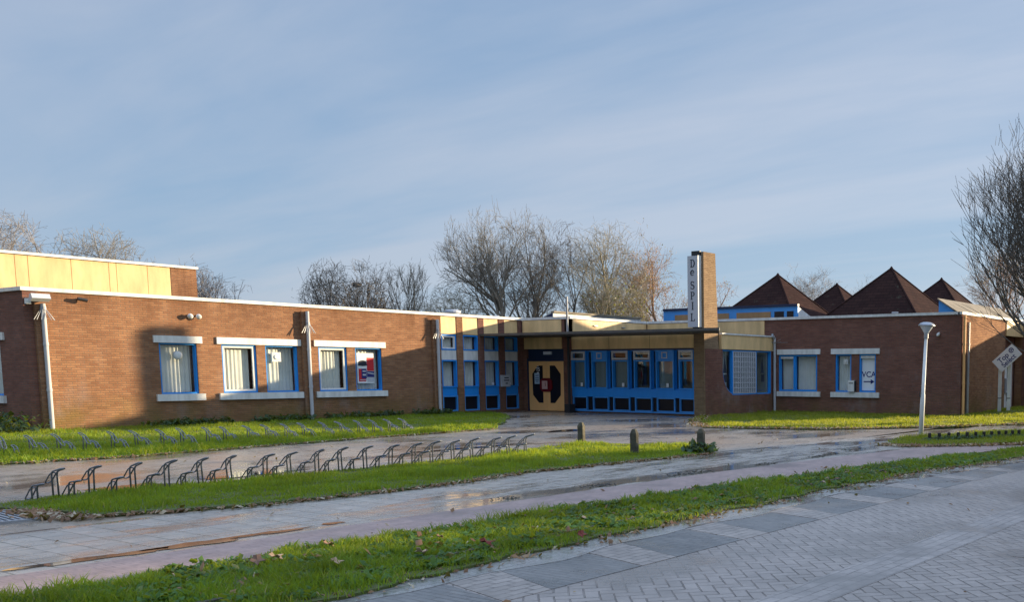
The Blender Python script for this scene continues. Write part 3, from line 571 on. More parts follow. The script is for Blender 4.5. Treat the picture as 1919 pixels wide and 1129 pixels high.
# --- wall between chimney and right wing with curved corner window
zb, zt, c0, c1 = .73, 2.42, 18.34, 21.70
wall(FC, 17.25, 21.9, -.1, 2.43, [(c0, c1, zb, zt)], M['brick_shaded'])
rr = .85; arc = [(c0+rr*(1-math.cos(t)), zb+rr*(1-math.sin(t))*1.15) for t in np.linspace(0, math.pi/2, 9)]
mb = MB(); mb.prism([FC.p(c0, -.002, zb-.001)]+[FC.p(a, -.002, z) for a, z in arc[::-1]], (-.25, 0, 0)); mb.build('wall', M['brick_shaded'], B)
mb = MB()
for (a, z), (a2, z2) in zip(arc[:-1], arc[1:]):
    mb.tube([FC.p(a, -.03, z), FC.p(a2, -.03, z2)], .03, 4)
for a in (c0+.65, 20.62): FC.box(mb, a-.035, a+.035, -.12, .0, zb, zt)
FC.box(mb, c1-.06, c1, -.12, 0, zb, zt); FC.box(mb, c0+.65, c1, -.12, 0, zb, zb+.05); FC.box(mb, c0, c1, -.12, -.02, zt-.05, zt); FC.box(mb, c0, c0+.03, -.12, -.02, 1.6, zt)
cw = mb.build('window', M['blue'], B)
mb = MB(); FC.box(mb, c0, c1, -.10, -.09, zb, zt); mb.build('pane', M['glass_dark'], cw)
mb = MB()
a0_, a1_ = c0+.70, 20.57; nx, nz = 10, 8
for i in range(nx+1): x = a0_+(a1_-a0_)*i/nx; FC.box(mb, x-.022, x+.022, -.085, .015, zb+.06, zt-.06)
for j in range(nz+1): z = zb+.06+(zt-zb-.12)*j/nz; FC.box(mb, a0_, a1_, -.08, .005, z-.013, z+.013)
mb.build('screen', M['signgrey'], cw)
drape(FC, c0+.02, c0+.6, zb+.3, zt-.05, -.25, M['curtain'], cw, .02, .2, 3)
mb = MB()      # dark shapes stuck on the side panes
for x in (18.62, 21.2):
    mb.prism([FC.p(x-.13, -.086, 1.55), FC.p(x+.1, -.086, 1.55), FC.p(x-.02, -.086, 2.3)], (-.003, 0, 0)); FC.box(mb, x-.1, x+.12, -.089, -.086, 1.2, 1.5)
mb.build('sticker', M['ink_dark'], cw)
mb = MB(); FC.box(mb, 18.24, 21.9, -.1, .03, 2.435, 2.97); mb.build('fascia', M['fascia'], B)
mb = MB(); FC.box(mb, 18.24, 21.9, -.1, .06, 2.973, 3.03); mb.build('roof_trim', M['white'], B)
# --- canopy plate, its post and mast
mb = MB(); mb.prism([(0.0, 15.0, 2.965), (11.3, 15.0, 2.965), (9.78, 17.19, 2.965), (0.0, 17.19, 2.965)], (0, 0, .075)); cn = mb.build('canopy', M['steel_dark'], B)
mb = MB(); mb.box(0.0, 11.33, 14.975, 14.998, 2.96, 3.05); mb.build('edge_strip', M['steel_dark'], cn)
mb = MB(); mb.tube([(2.74, 16.95, 0), (2.74, 16.95, 2.963)], .05, 12); mb.box(2.60, 2.88, 16.80, 17.10, -.02, .33); mb.build('canopy_post', M['dark'], B)
mb = MB(); mb.tube([(2.76, 16.9, 3.057), (2.76, 16.9, 4.5)], .045, 10); mb.box(2.55, 3.05, 16.75, 17.05, 3.057, 3.13); mb.build('mast', M['metal'], B)
# --- upper fascias behind the canopy
F1 = Face('u', 2.62)
wall(F1, 17.2, 21.9, 2.9, H-.005, [], M['brick_shaded'])
mb = MB(); F1.box(mb, 17.32, 21.84, .0, .04, 3.07, H-.02); mb.build('fascia', M['fascia'], B)
wall(Face('v', 21.9), 2.62, 9.11, 2.9, H-.005, [], M['brick_shaded'], name='wall')
mb = MB(); FR.box(mb, 2.7, 8.69, 0, .04, 3.07, H-.02); mb.build('fascia', M['fascia'], B)
for u, F in ((18.6, F1), (20.3, F1)):
    mb = MB(); F.box(mb, u-.1, u+.1, .04, .10, 3.42, 3.46); mb.build('spout', M['metal'], B)
# --- right wing
hs = [(9.35, 11.12, .83, 2.28), (11.93, 12.62, .83, 2.28), (12.96, 13.66, .83, 2.28)]
wall(FR, 9.11, 17.06, -.1, H, hs, M['brick_shaded'])
for a, b in ((9.30, 11.27), (11.75, 13.83)):
    beam('lintel', FR, a, b, 2.284, 2.49); beam('sill', FR, a, b, .63, .827, 'white', (-.05, .075))
mb = MB(); frame(mb, FR, 9.35, 11.12, .83, 2.28, .07, -.16, -.03); FR.box(mb, 10.02, 10.12, -.16, -.03, .9, 2.21); w = mb.build('window', M['blue'], B)
mb = MB(); FR.box(mb, 9.42, 11.05, -.14, -.135, .9, 2.21); mb.build('pane', M['glass'], w)
mb = MB(); FR.box(mb, 9.43, 10.02, -.08, -.04, 2.12, 2.205); mb.build('vent', M['white'], w)
drape(FR, 9.42, 10.0, .9, 2.2, -.26, M['curtain'], w, .012, .11, 1); drape(FR, 10.12, 11.05, .9, 2.2, -.26, M['curtain'], w, .012, .11, 2)
window(FR, 11.93, 12.62, .83, 2.28, cur=(0, 1), seed=41, vent=(12.33, 2.0, .1, False), fw=.055)
wv = window(FR, 12.96, 13.66, .83, 2.28, cur=(0, 1), seed=42, fw=.055)
mb = MB(); FR.box(mb, 13.02, 13.6, -.139, -.134, .90, 2.2); mb.build('film', M['paper'], wv)
mb = MB(); FR.box(mb, 13.0, 13.62, -.1, -.04, 2.12, 2.22); mb.build('vent', M['white'], wv)
mb = MB(); mb.lathe([(.05, 0), (.06, .08), (.05, .14), (.02, .2)], FR.p(16.2, 0, 3.0), 12, (0, -1, -.5)); mb.build('wall_lamp', M['white'], B, True)
wall(FS, 22.202, 28.9, -.1, H, [(26.72, 28.85, -.0, 3.05)], M['brick'])
mb = MB(); FS.box(mb, 26.74, 28.88, 0, .04, 3.06, H-.02); mb.build('fascia', M['fascia'], B)
# side entrance: pale door recessed beside the projecting end block
Fd = Face('u', 16.75)
mb = MB(); Fd.box(mb, 26.73, 28.84, -.08, -.03, 0, 3.04); mb.build('wall', M['brick_shaded'], B)
mb = MB(); Fd.box(mb, 26.85, 28.45, -.02, .04, .05, 2.15); d2 = mb.build('door', M['white'], B)
for e, f in ((26.85, 1), (28.45, -1)):
    mb = MB(); mb.prism([Fd.p(e+f*x, .043, z) for x, z in [(.42, 1.95), (.66, 1.95), (.66, .40), (.44, .40), (.16, .75), (.16, 1.6)]], (-.01, 0, 0)); mb.build('pane', M['black'], d2)
mb = MB(); frame(mb, Fd, 27.5, 27.8, .75, 1.35, .06, .045, .1); mb.build('handle', M['signgrey'], d2)
mb = MB(); Fd.box(mb, 26.85, 28.45, -.02, .02, 2.18, 2.6); mb.build('transom', M['blue_dark'], B)
wall(FA, 17.07, 22.5, -.1, H, [], M['brick_shaded']); wall(Face('u', 22.5), 28.9, 40, -.1, H, [], M['brick'])
# downpipes of the right wing
downpipe(FR, 9.22, .09, 0, 2.95, .05, joints=(.9, 2.0))
mb = MB(); mb.tube([(9.2, 21.78, 2.9), (9.18, 21.72, 3.0), (9.16, 21.74, 3.1)], .055, 10)
for k in range(7): mb.tube([(9.2, 21.78, 2.75), (9.2+.75*math.cos(k*.9), 21.6-.1*k/7, 2.76+.02*k)], .007, 4)
mb.build('climbing_guard', M['metal'], B)
downpipe(FS, 22.02, .07, 0, 3.62, .05, mat='ochre', joints=(1.2, 2.6)); downpipe(FS, 22.38, .08, 0, 3.4, .06, joints=(1.2, 2.6), mat='metal')
# --- roofs and white roof trim
mb = MB(); mb.box(-9, -.12, .12, 17.0, 3.5, H-.02); mb.box(-9, 2.5, 17.3, 26, 3.5, H-.02); mb.box(2.5, 16.95, 22.02, 33, 3.5, H-.02); mb.box(17.0, 22.4, 29.02, 39.9, 3.5, H-.02); mb.build('flat_roof', M['roofing'], B)
mb = MB(); mb.box(2.6, 9.0, 17.25, 21.88, 2.975, 3.045); mb.build('flat_roof', M['roofing'], B)
mb = MB(); mb.box(-9.2, -9, 0, 26, -.1, H); mb.box(-9, 2.4, 26, 26.2, -.1, H); mb.box(2.4, 17, 32.8, 33, -.1, H-.03); mb.box(-.6, -.5, .3, 13, -.1, 3.5); mb.box(10.5-1.2, 16.7, 22.6, 22.7, -.1, 3.5); mb.box(-8.9, -.4, .6, .7, -.1, 3.5); mb.build('wall', M['brick_shaded'], B)
t0, t1, o1 = H+.003, H+.10, .05
def trim(F, a0, a1): mb = MB(); F.box(mb, a0, a1, -.12, o1, t0, t1); mb.build('roof_trim', M['white'], B)
trim(FL, -.05, 17.14); trim(FE, -9, -.12); trim(FD, .06, 2.67); trim(F1, 17.33, 21.84); trim(FR, 2.68, 17.0); trim(FS, 21.85, 28.84); trim(FA, 17.12, 22.5)
# --- upper hall with yellow boards
mb = MB(); mb.box(-16, -8.05, -6, 7.78, H-.1, 5.36); mb.build('hall', M['roofing'], B)
seams = [-6, -4.7, -3.4, -2.1, -.8, .5, 1.8, 3.0, 3.36, 4.6, 5.75, 5.99, 7.0, 7.78]
for a, b in zip(seams[:-1], seams[1:]):
    mb = MB(); mb.box(-8.045, -8.0, a+.008, b-.008, H-.02, 5.35); mb.build('panel', M['fascia'], B)
mb = MB(); mb.box(-16, -7.99, 7.785, 8.7, H-.1, 5.36); mb.build('wall', M['brick'], B)
mb = MB(); mb.box(-16, -7.93, -6, 8.75, 5.363, 5.45); mb.build('roof_trim', M['white'], B)
# --- monitor rooflights
zr = H-.02
mb = MB(); mb.prism([(1.95, 24.0, zr), (1.95, 26.0, zr), (1.95, 24.0, 4.33)], (7.05, 0, 0)); rl = mb.build('rooflight', M['white'], B)
mb = MB(); mb.box(1.93, 9.04, 23.9, 24.05, 4.333, 4.43); mb.build('edge_strip', M['blue_dark'], rl)
mb = MB(); mb.box(1.93, 9.02, 23.95, 23.997, zr, 4.33)
mb.build('frame', M['blue_light'], rl)
for a, b in ((2.6, 3.5), (3.7, 4.7), (4.95, 5.55), (5.95, 7.7), (7.88, 8.35), (8.5, 8.82)):
    mb = MB(); mb.box(a, b, 23.93, 23.947, zr+.12, 4.14); mb.build('pane', M['wood'] if a < 7.8 else M['black'], rl)
mb = MB(); mb.prism([(0.0, 18.92, zr), (-1.3, 18.92, zr), (0.0, 18.92, 4.06)], (0, 5.7, 0)); r2 = mb.build('rooflight', M['blue_dark'], B)
mb = MB(); mb.box(.003, .05, 18.92, 24.62, zr, 4.05); mb.build('frame', M['white'], r2)
mb = MB(); mb.box(-.05, .12, 18.9, 24.66, 4.065, 4.14); mb.build('edge_strip', M['roof_board'], r2)
mb = MB(); mb.prism([(15.3, 24.0, zr), (16.35, 24.0, zr), (15.3, 24.0, 4.36)], (0, 7.2, 0)); r3 = mb.build('rooflight', M['blue_light'], B)
mb = MB(); mb.prism([(15.27, 23.93, 4.385), (16.42, 23.93, zr+.0), (16.42, 23.93, zr+.05), (15.27, 23.93, 4.435)], (0, 7.34, 0)); mb.build('roof', M['roof_board'], r3)
# --- pyramid roofs
for u, v in ((4.4, 29.85), (10.52, 29.85), (4.4, 35.95), (10.45, 36.0)):
    s = 3.03; mb = MB(); A = (u, v, 6.33); q = [(u-s, v-s, 3.3), (u+s, v-s, 3.3), (u+s, v+s, 3.3), (u-s, v+s, 3.3)]
    for i in range(4): mb.add([q[i], q[(i+1) % 4], A], [(0, 1, 2)])
    rf = mb.build('pyramid_roof', M['shingle'], B)
    mb = MB()
    for i in range(4): mb.tube([q[i], A], .05, 5)
    mb.lathe([(.10, -.1), (.08, .02), (.02, .1)], A, 8); mb.build('ridge', M['shingle'], rf)
# roof vents
mb = MB(); mb.lathe([(.22, 0), (.22, .16), (.30, .18), (.30, .26), (.2, .30)], (-.45, 14.1, zr), 18); mb.build('roof_vent', M['signgrey'], B, False)
mb = MB(); mb.lathe([(.10, 0), (.10, .16), (.13, .17), (.12, .22)], (14.2, 22.4, zr), 14); mb.build('roof_vent', M['signgrey'], B)
mb = MB(); mb.lathe([(.12, 0), (.12, .1), (.16, .12), (.12, .18)], (-.3, 16.1, zr), 12); mb.build('roof_vent', M['metal'], B)
# ------------------------------------------------------------------ lettering
def text_mesh(name, txt, size, mat, parent, M4, depth=.004):
    cu = bpy.data.curves.new(name, 'FONT'); cu.body = txt; cu.size = size; cu.align_x = 'CENTER'; cu.align_y = 'CENTER'; cu.extrude = depth; cu.offset = size*.016
    o = bpy.data.objects.new(name, cu); COL.objects.link(o); bpy.context.view_layer.update()
    me = bpy.data.meshes.new_from_object(o.evaluated_get(bpy.context.evaluated_depsgraph_get())); bpy.data.objects.remove(o); bpy.data.curves.remove(cu)
    me.transform(M4); me.materials.clear(); me.materials.append(mat)
    r = bpy.data.objects.new(name, me); COL.objects.link(r); r.parent = parent; return r
def face_mat(origin, ax, up):
    ax = Vector(ax).normalized(); up = Vector(up).normalized(); n = ax.cross(up)
    m = Matrix((ax, up, n)).transposed().to_4x4(); m.translation = Vector(origin); return m
# serif capitals from thick and thin strokes, in a unit box (x 0-.7, y 0-1)
def ribbon(mb, pts, w, T, d):
    P = [Vector((x, y)) for x, y in pts]; L = []; R = []
    for i, p in enumerate(P):
        t = (P[min(i+1, len(P)-1)]-P[max(i-1, 0)]).normalized(); n = Vector((-t.y, t.x)); ww = (w[i] if isinstance(w, (list, tuple)) else w)*1.25+.015
        L.append(p+n*ww/2); R.append(p-n*ww/2)
    for i in range(len(P)-1):
        mb.prism([T(R[i].x, R[i].y), T(R[i+1].x, R[i+1].y), T(L[i+1].x, L[i+1].y), T(L[i].x, L[i].y)], d)
def arcp(cx, cy, rx, ry, a0, a1, n=12): return [(cx+rx*math.cos(math.radians(a0+(a1-a0)*i/n)), cy+ry*math.sin(math.radians(a0+(a1-a0)*i/n))) for i in range(n+1)]
def bell(n, a, b): return [a+(b-a)*math.sin(math.pi*i/n) for i in range(n+1)]
SER = {
 'D': [([(.16, 0), (.16, 1)], .11), ([(0, .02), (.36, .02)], .04), ([(0, .98), (.36, .98)], .04), (arcp(.30, .5, .36, .48, -90, 90), bell(12, .04, .13))],
 'e': [(arcp(.33, .33, .27, .32, 0, 310), [.06]*3+[.11]*7+[.06]*3), ([(.06, .34), (.6, .34)], .05)],
 'S': [(arcp(.33, .74, .24, .24, 30, 270, 10)+arcp(.33, .26, .26, .25, 90, -150, 10)[1:], [.05, .05, .06, .08, .1, .1, .1, .11, .12, .12, .12, .12, .12, .12, .11, .1, .09, .08, .06, .05, .05]), ([(.56, .98), (.56, .74)], .04), ([(.07, .02), (.07, .28)], .04)],
 'P': [([(.16, 0), (.16, 1)], .11), ([(0, .02), (.34, .02)], .04), ([(0, .98), (.36, .98)], .04), (arcp(.32, .72, .28, .26, -90, 90), bell(12, .04, .12)), ([(.16, .46), (.34, .46)], .04)],
 'I': [([(.33, 0), (.33, 1)], .12), ([(.15, .02), (.51, .02)], .04), ([(.15, .98), (.51, .98)], .04)],
 'L': [([(.16, 0), (.16, 1)], .11), ([(0, .98), (.34, .98)], .04), ([(0, .02), (.62, .02)], .04), ([(.62, 0), (.64, .26)], .05)],
}
# vertical name sign on the chimney
sg = empty('vertical_sign', (8.755, 17.1, 3.2), 0, 'tall pale grey vertical name sign on the front of the chimney', 'sign')
mb = MB(); mb.box(-.225, .225, -.10, .095, 0, 2.52); mb.build('panel', M['signgrey'], sg)
mb = MB(); mb.box(.2255, .245, -.11, .095, 0, 2.53); mb.build('edge_strip', M['white'], sg)  # sunlit side of the box painted as a whiter strip
for ch, z, s in (('D', 2.12, .27), ('e', 1.83, .27), ('S', 1.35, .27), ('P', .98, .27), ('I', .62, .27), ('L', .22, .27)):
    mb = MB(); T = lambda x, y, z=z, s=s: (-.005+(x-.33)*s, -.102, z+y*s)
    for pts, w in SER[ch]: ribbon(mb, pts, w, T, (0, -.006, 0))
    mb.build('letter', M['ink_dark'], sg)
# poster, notices, letter box
po = empty('poster', (-.128, 10.0, 1.55), 0, 'red white and navy poster hanging in the rightmost window of the sunlit wall', 'poster')
mb = MB(); mb.box(-.004, .0, -.33, .33, -.36, .68); mb.build('sheet', M['paper'], po)
def pb(nm, mt, *b):
    mb = MB()
    for y0, y1, z0, z1 in b: mb.box(.0005, .0025, y0, y1, z0, z1)
    return mb.build(nm, mt, po)
pb('red_block', M['poster_red'], (.05, .325, .06, .52), (-.28, .0, -.30, .14))
mb = MB(); mb.prism([(.003, -.12+.17*math.cos(a), .33+.10*math.sin(a)) for a in np.linspace(0, 2*math.pi, 16, endpoint=False)], (.002, 0, 0)); mb.prism([(.0055, -.31+.22*(1+math.cos(a))*.9, .27+.035*math.sin(a)) for a in np.linspace(0, 2*math.pi, 16, endpoint=False)], (.002, 0, 0)); mb.build('dark_shape', M['ink_dark'], po)
mb = MB(); mb.box(.003, .005, -.17, .03, -.20, .14); mb.box(.003, .005, .04, .325, -.15, .05); mb.build('navy_shape', M['ink'], po)
mb = MB(); mb.box(.006, .008, -.13, .0, -.10, -.04); mb.box(.006, .008, -.13, .0, .03, .08); mb.box(.006, .008, .05, .325, -.31, -.155); mb.box(.006, .008, -.24, .04, -.26, -.235); mb.prism([(.006, .06, -.02), (.006, .32, -.06), (.006, .32, -.02), (.006, .06, .02)], (.002, 0, 0)); mb.build('pale_shape', M['signgrey'], po)
nb = empty('notice_board', (.0, 16.19, 1.23), 0, 'grey notice board on the brick pier left of the ochre doors', 'notice board')
mb = MB(); mb.box(.003, .06, -.23, .23, -.23, .23); mb.build('board', M['signgrey'], nb)
mb = MB()
for z, w in ((.12, .12), (.02, .14), (-.10, .06)): mb.box(.0605, .062, -.02-w+.06, -.02+w+.06, z-.022, z+.022)
mb.build('print', M['ink_dark'], nb)
nt_ = empty('notice', (.70, 17.2475, 1.32), 0, 'pale blue paper notice taped inside the left dark door pane', 'notice')
mb = MB(); mb.box(-.13, .15, -.004, -.002, -.22, .22); mb.build('sheet', paint('pale blue paper', (.42, .55, .66), .7, .1), nt_)
mb = MB()
for z, w in ((.12, .09), (.02, .1), (-.05, .1), (-.12, .07)): mb.box(-w+.01, w+.01, -.0055, -.0045, z-.012, z+.012)
mb.build('print', M['ink'], nt_)
n2 = empty('notice', (1.22, 17.2, 1.07), 0, 'pinkish paper notice in the middle of the red door handles', 'notice')
mb = MB(); mb.box(-.15, .15, -.052, -.047, -.17, .16); mb.build('sheet', paint('pink paper', (.62, .40, .36), .7, .15), n2)
mb = MB(); mb.tube([(.03, -.054, -.06), (.06, -.054, 0), (.02, -.054, .06), (.05, -.054, .1)], .012, 5); mb.build('print', M['red'], n2)
st = empty('door_sticker', (.80, 17.2465, 1.68), 0, 'white lettering sticker at the top of the left dark door pane', 'sticker')
text_mesh('lettering', 'TS', .20, M['paper'], st, face_mat((-.03, -.002, 0), (1, 0, 0), (0, 0, 1)), .001)
mb = MB(); mb.box(-.09, .03, -.0035, -.001, -.145, -.105); mb.lathe([(.025, 0), (.025, .003)], (-.02, -.0005, .14), 12, (0, -1, 0)); mb.build('mark', M['paper'], st)
for u in (3.02, 5.14, 7.28):
    c = empty('card', (u+.05, 17.26, 1.10), 0, {3.02: 'small white card at the foot of the glazed front pane nearest the doors', 5.14: 'small white card at the foot of the third wide pane of the glazed front', 7.28: 'small white card at the foot of the wide pane under the right blue vent panel'}[u], 'card', 'white cards in the glazed front')
    mb = MB(); mb.box(-.055, .055, .045, .05, -.07, .07); mb.build('sheet', M['paper'], c)
for v, z in ((15.72, 1.12), (16.6, 1.12)):
    c = empty('card', (-.17, v, z), 0, 'small white card in the porch window '+('left' if v < 16 else 'right')+' of the notice board', 'card', 'white cards in the porch windows')
    mb = MB(); mb.box(.012, .018, -.05, .05, -.05, .05); mb.build('sheet', M['paper'], c)
lb = empty('letter_box', (12.70, 21.825, .83), 0, 'white letter box standing on the sill between the two narrow windows', 'letter box')
mb = MB(); mb.box(-.15, .12, -.07, .07, .02, .45); mb.build('body', M['white'], lb)
mb = MB(); mb.box(.1205, .15, -.06, .06, .03, .44); mb.build('side', M['dark'], lb)
mb = MB(); mb.box(-.11, .08, -.074, -.0705, .33, .36); mb.build('slot', M['dark'], lb)
va = empty('window_lettering', (13.31, 22.035, 1.5), 0, 'blue letters and arrow on the white filmed window right of the letter box', 'lettering')
text_mesh('lettering', 'VCA', .30, M['ink'], va, face_mat((0, -.004, 0), (1, 0, 0), (0, 0, 1)), .001)
mb = MB(); mb.box(-.22, .12, -.0052, -.003, -.285, -.245); mb.prism([(.08, -.003, -.36), (.24, -.003, -.265), (.08, -.003, -.17)], (0, -.0022, 0)); mb.build('arrow', M['ink'], va)
# tilted board on two posts
hx, hy = .949, .316; sb = empty('tilted_sign', (18.05, 23.75, 0), math.atan2(hy, hx)-.12, 'white board tilted on its corner on two white posts by the side entrance', 'sign')
w2, h2, a = .49, .265, math.radians(43); ca, sa = math.cos(a), math.sin(a); rot = lambda x, z: (x*ca-z*sa, x*sa+z*ca)
cz = 2.13; mb = MB(); P = [rot(x, z) for x, z in ((-w2, -h2), (w2, -h2), (w2, h2), (-w2, h2))]
mb.prism([(x+.09, -.05, cz+z) for x, z in P], (0, .10, 0)); bd = mb.build('board', paint('white sign board', (.74, .74, .76), .4, .06), sb)
m4 = Matrix.Translation((.09, -.052, cz)) @ Matrix.Rotation(-a, 4, 'Y') @ face_mat((0, 0, 0), (1, 0, 0), (0, 0, 1))
text_mesh('lettering', 'Top', .27, M['ink'], bd, m4 @ Matrix.Translation((-.10, .08, 0)), .002)
text_mesh('lettering', 'Select', .25, M['ink'], bd, m4 @ Matrix.Translation((-.02, -.13, 0)), .002)
mb = MB()
for k in range(20):
    a0, a1 = 2*math.pi*k/20, 2*math.pi*(k+1)/20
    if 15 < k < 17: continue
    q = [(.30+.095*math.cos(a0), .10+.095*math.sin(a0)), (.30+.095*math.cos(a1), .10+.095*math.sin(a1)), (.30+.06*math.cos(a1), .10+.06*math.sin(a1)), (.30+.06*math.cos(a0), .10+.06*math.sin(a0))]
    mb.prism([tuple(m4 @ Vector((x, y, 0))) for x, y in q], (0, -.003, 0))
mb.prism([tuple(m4 @ Vector((x, y, 0))) for x, y in ((.27, .07), (.33, .07), (.33, .13), (.27, .13))], (0, -.003, 0)); mb.build('emblem', M['ink'], bd)
for x, zt in ((-.16, 2.0), (.17, 2.05)):
    mb = MB(); mb.box(x-.06, x+.06, .055, .13, -.05, zt); pt = mb.build('post', M['white'], sb)
    mb = MB(); mb.box(x-.064, x+.064, .05, .134, .62, .65); mb.build('collar', M['dark'], pt)
# street lamp, leaning a little
lp = empty('street_lamp', (20.48, 10.5, 0), 0, 'leaning white street lamp with a wide grey cap on the small grass island', 'street lamp')
mb = MB(); mb.lathe([(.06, -.1), (.06, .9), (.055, 1.05), (.046, 1.08), (.04, 2.42)], (0, 0, 0), 14); mb.build('pole', M['white'], lp, True)
mb = MB(); mb.lathe([(.056, 2.42), (.056, 2.52), (.05, 2.53)], (0, 0, 0), 14); mb.build('collar', M['metal'], lp)
mb = MB(); mb.lathe([(.05, 2.53), (.065, 2.56), (.165, 2.71), (.17, 2.715)], (0, 0, 0), 24); mb.build('lamp_bowl', M['lampglass'], lp, True)
mb = MB(); mb.lathe([(.205, 2.712), (.21, 2.727), (.16, 2.78), (.09, 2.805), (.02, 2.81)], (0, 0, 0), 24); mb.build('lamp_cap', M['metal'], lp, True)
mb = MB(); mb.box(-.085, -.06, -.045, .045, 1.0, 1.12); mb.build('strap', M['dark'], lp)
lp.rotation_euler = (.0, math.radians(2.2), math.radians(20))
# bollards
for x, y, h, l in ((15.08, 4.35, .50, 'mossy concrete bollard furthest left, at the back tip of the grass island'), (17.95, 2.72, .52, 'mossy concrete bollard standing in the middle of the grass island'), (18.73, 3.8, .50, 'mossy concrete bollard with ivy round its foot')):
    b = empty('bollard', (x, y, 0), .3, l, 'bollard', 'mossy concrete bollards'); s = .062
    mb = MB(); mb.add([(sx*s, sy*s, -.1) for sx, sy in ((-1, -1), (1, -1), (1, 1), (-1, 1))]+[(sx*s, sy*s, h-.09) for sx, sy in ((-1, -1), (1, -1), (1, 1), (-1, 1))]+[(sx*s*.55, sy*s*.55, h-.015) for sx, sy in ((-1, -1), (1, -1), (1, 1), (-1, 1))]+[(0, 0, h)],
        [(0, 1, 5, 4), (1, 2, 6, 5), (2, 3, 7, 6), (3, 0, 4, 7), (4, 5, 9, 8), (5, 6, 10, 9), (6, 7, 11, 10), (7, 4, 8, 11), (8, 9, 12), (9, 10, 12), (10, 11, 12), (11, 8, 12)])
    mb.build('post', M['concrete'], b)
ORD = ['first', 'second', 'third', 'fourth', 'fifth', 'sixth', 'seventh', 'eighth', 'ninth', 'tenth', 'eleventh', 'twelfth', 'thirteenth', 'fourteenth', 'fifteenth', 'sixteenth', 'seventeenth', 'eighteenth', 'nineteenth', 'twentieth']
# short posts
p0 = None
for i in range(12):
    t = i/11; x, y = 21.2+1.36*t+.12*math.sin(t*3), 9.35+2.3*t
    if p0 is None:
        mb = MB(); mb.lathe([(.036, -.05), (.04, .16), (.034, .175), (.012, .18)], (0, 0, 0), 10); p0 = mb.build('short_post', paint('wet dark wood', (.045, .038, .03), .8, .4), None); o = p0
    else: o = p0.copy(); COL.objects.link(o)
    o.location = (x, y, .02); o.rotation_euler = (0, 0, i)
    tag(o, 'short dark wooden post on the lamp island, '+ORD[i]+' counted from the street lamp', 'post', 'short posts on the lamp island')
# drain grating
dg = empty('drain_grating', (17.25, -7.1, 0), -.1, 'steel drain grating in the paving at the left end of the bicycle island', 'drain')
mb = MB(); mb.box(-.55, -.5, -.3, .3, -.02, .02); mb.box(.5, .55, -.3, .3, -.02, .02); mb.box(-.5, .5, -.3, -.26, -.02, .02); mb.box(-.5, .5, .26, .3, -.02, .02); mb.build('frame', M['metal'], dg)
mb = MB()
for k in range(9): mb.box(-.5, .5, -.24+k*.058, -.215+k*.058, -.02, .016)
mb.build('grating', M['metal'], dg); mb = MB(); mb.box(-.5, .5, -.26, .26, -.02, .006); mb.build('pit_shade', M['black'], dg)  # black sheet stands in for the shade under the bars
# ------------------------------------------------------------------ bicycle stands
def rack():
    r = empty('bicycle_stand')
    def hairpin(mb, h, hx, hz, s=.030, rr=.0108):      # two posts that bend forward and join in a loop
        pts = []
        for q in (-1, 1):
            side = [(0, q*s, -.05), (0, q*s, h-.06), (.012, q*s, h-.02), (.045, q*s, h), (hx-.03, q*s, h+hz-.008), (hx-.008, q*s*.7, h+hz)]
            pts += side if q == -1 else side[::-1]
        mb.tube(pts, rr, 7)
    def loop(mb, x0, z0, x1, z1, s=.034, rr=.009):
        a = Vector((x0, 0, z0)); b = Vector((x1, 0, z1)); d = (b-a); L = d.length; d.normalize(); pts = []
        for k in range(9): t = math.pi*k/8; pts.append(b-d*s+d*s*math.sin(t)+Vector((0, s*math.cos(t), 0)))
        for k in range(9): t = math.pi*k/8; pts.append(a+d*s-d*s*math.sin(t)+Vector((0, -s*math.cos(t), 0)))
        pts.append(pts[0]); mb.tube(pts, rr, 6, cap=False)
    mb = MB(); hairpin(mb, .37, .22, .045); mb.build('tall_bar', M['rack'], r, True)
    mb = MB(); loop(mb, -.012, .345, -.18, .20); mb.build('wheel_hoop', M['rack'], r, True)
    mb = MB(); hairpin(mb, .215, .21, .03); o = mb.build('short_bar', M['rack'], r, True); o.location = (-.03, -.215, 0)
    mb = MB(); loop(mb, -.012, .18, -.18, .02); o = mb.build('wheel_hoop', M['rack'], r, True); o.location = (-.03, -.215, 0)
    return r
proto = rack(); rs = random.Random(5)
for i in range(19):
    o = proto if i == 0 else copy_tree(proto)
    o.location = (16.2+rs.uniform(-.03, .03)+(-.12 if i < 2 else 0), -6.12+.4300*i+rs.uniform(-.03, .03), .0); o.rotation_euler = (rs.uniform(-.05, .05), rs.uniform(-.04, .04), rs.uniform(-.08, .08)+(.25 if i == 18 else 0))
    tag(o, 'grey tube bicycle stand on the front grass island, '+ORD[i]+' from the left end', 'bicycle stand', 'front row of bicycle stands')
for i in range(20):
    o = copy_tree(proto); v = -3.76+.4624*i
    o.scale = (.95, .95, .92); o.location = (8.25+rs.uniform(-.04, .04), v+rs.uniform(-.04, .04), -.01); o.rotation_euler = (rs.uniform(-.07, .07), rs.uniform(-.05, .05), math.pi+rs.uniform(-.12, .12))
    tag(o, 'grey tube bicycle stand in the long grass by the sunlit wall, '+ORD[i]+' from the left', 'bicycle stand', 'rear row of bicycle stands')
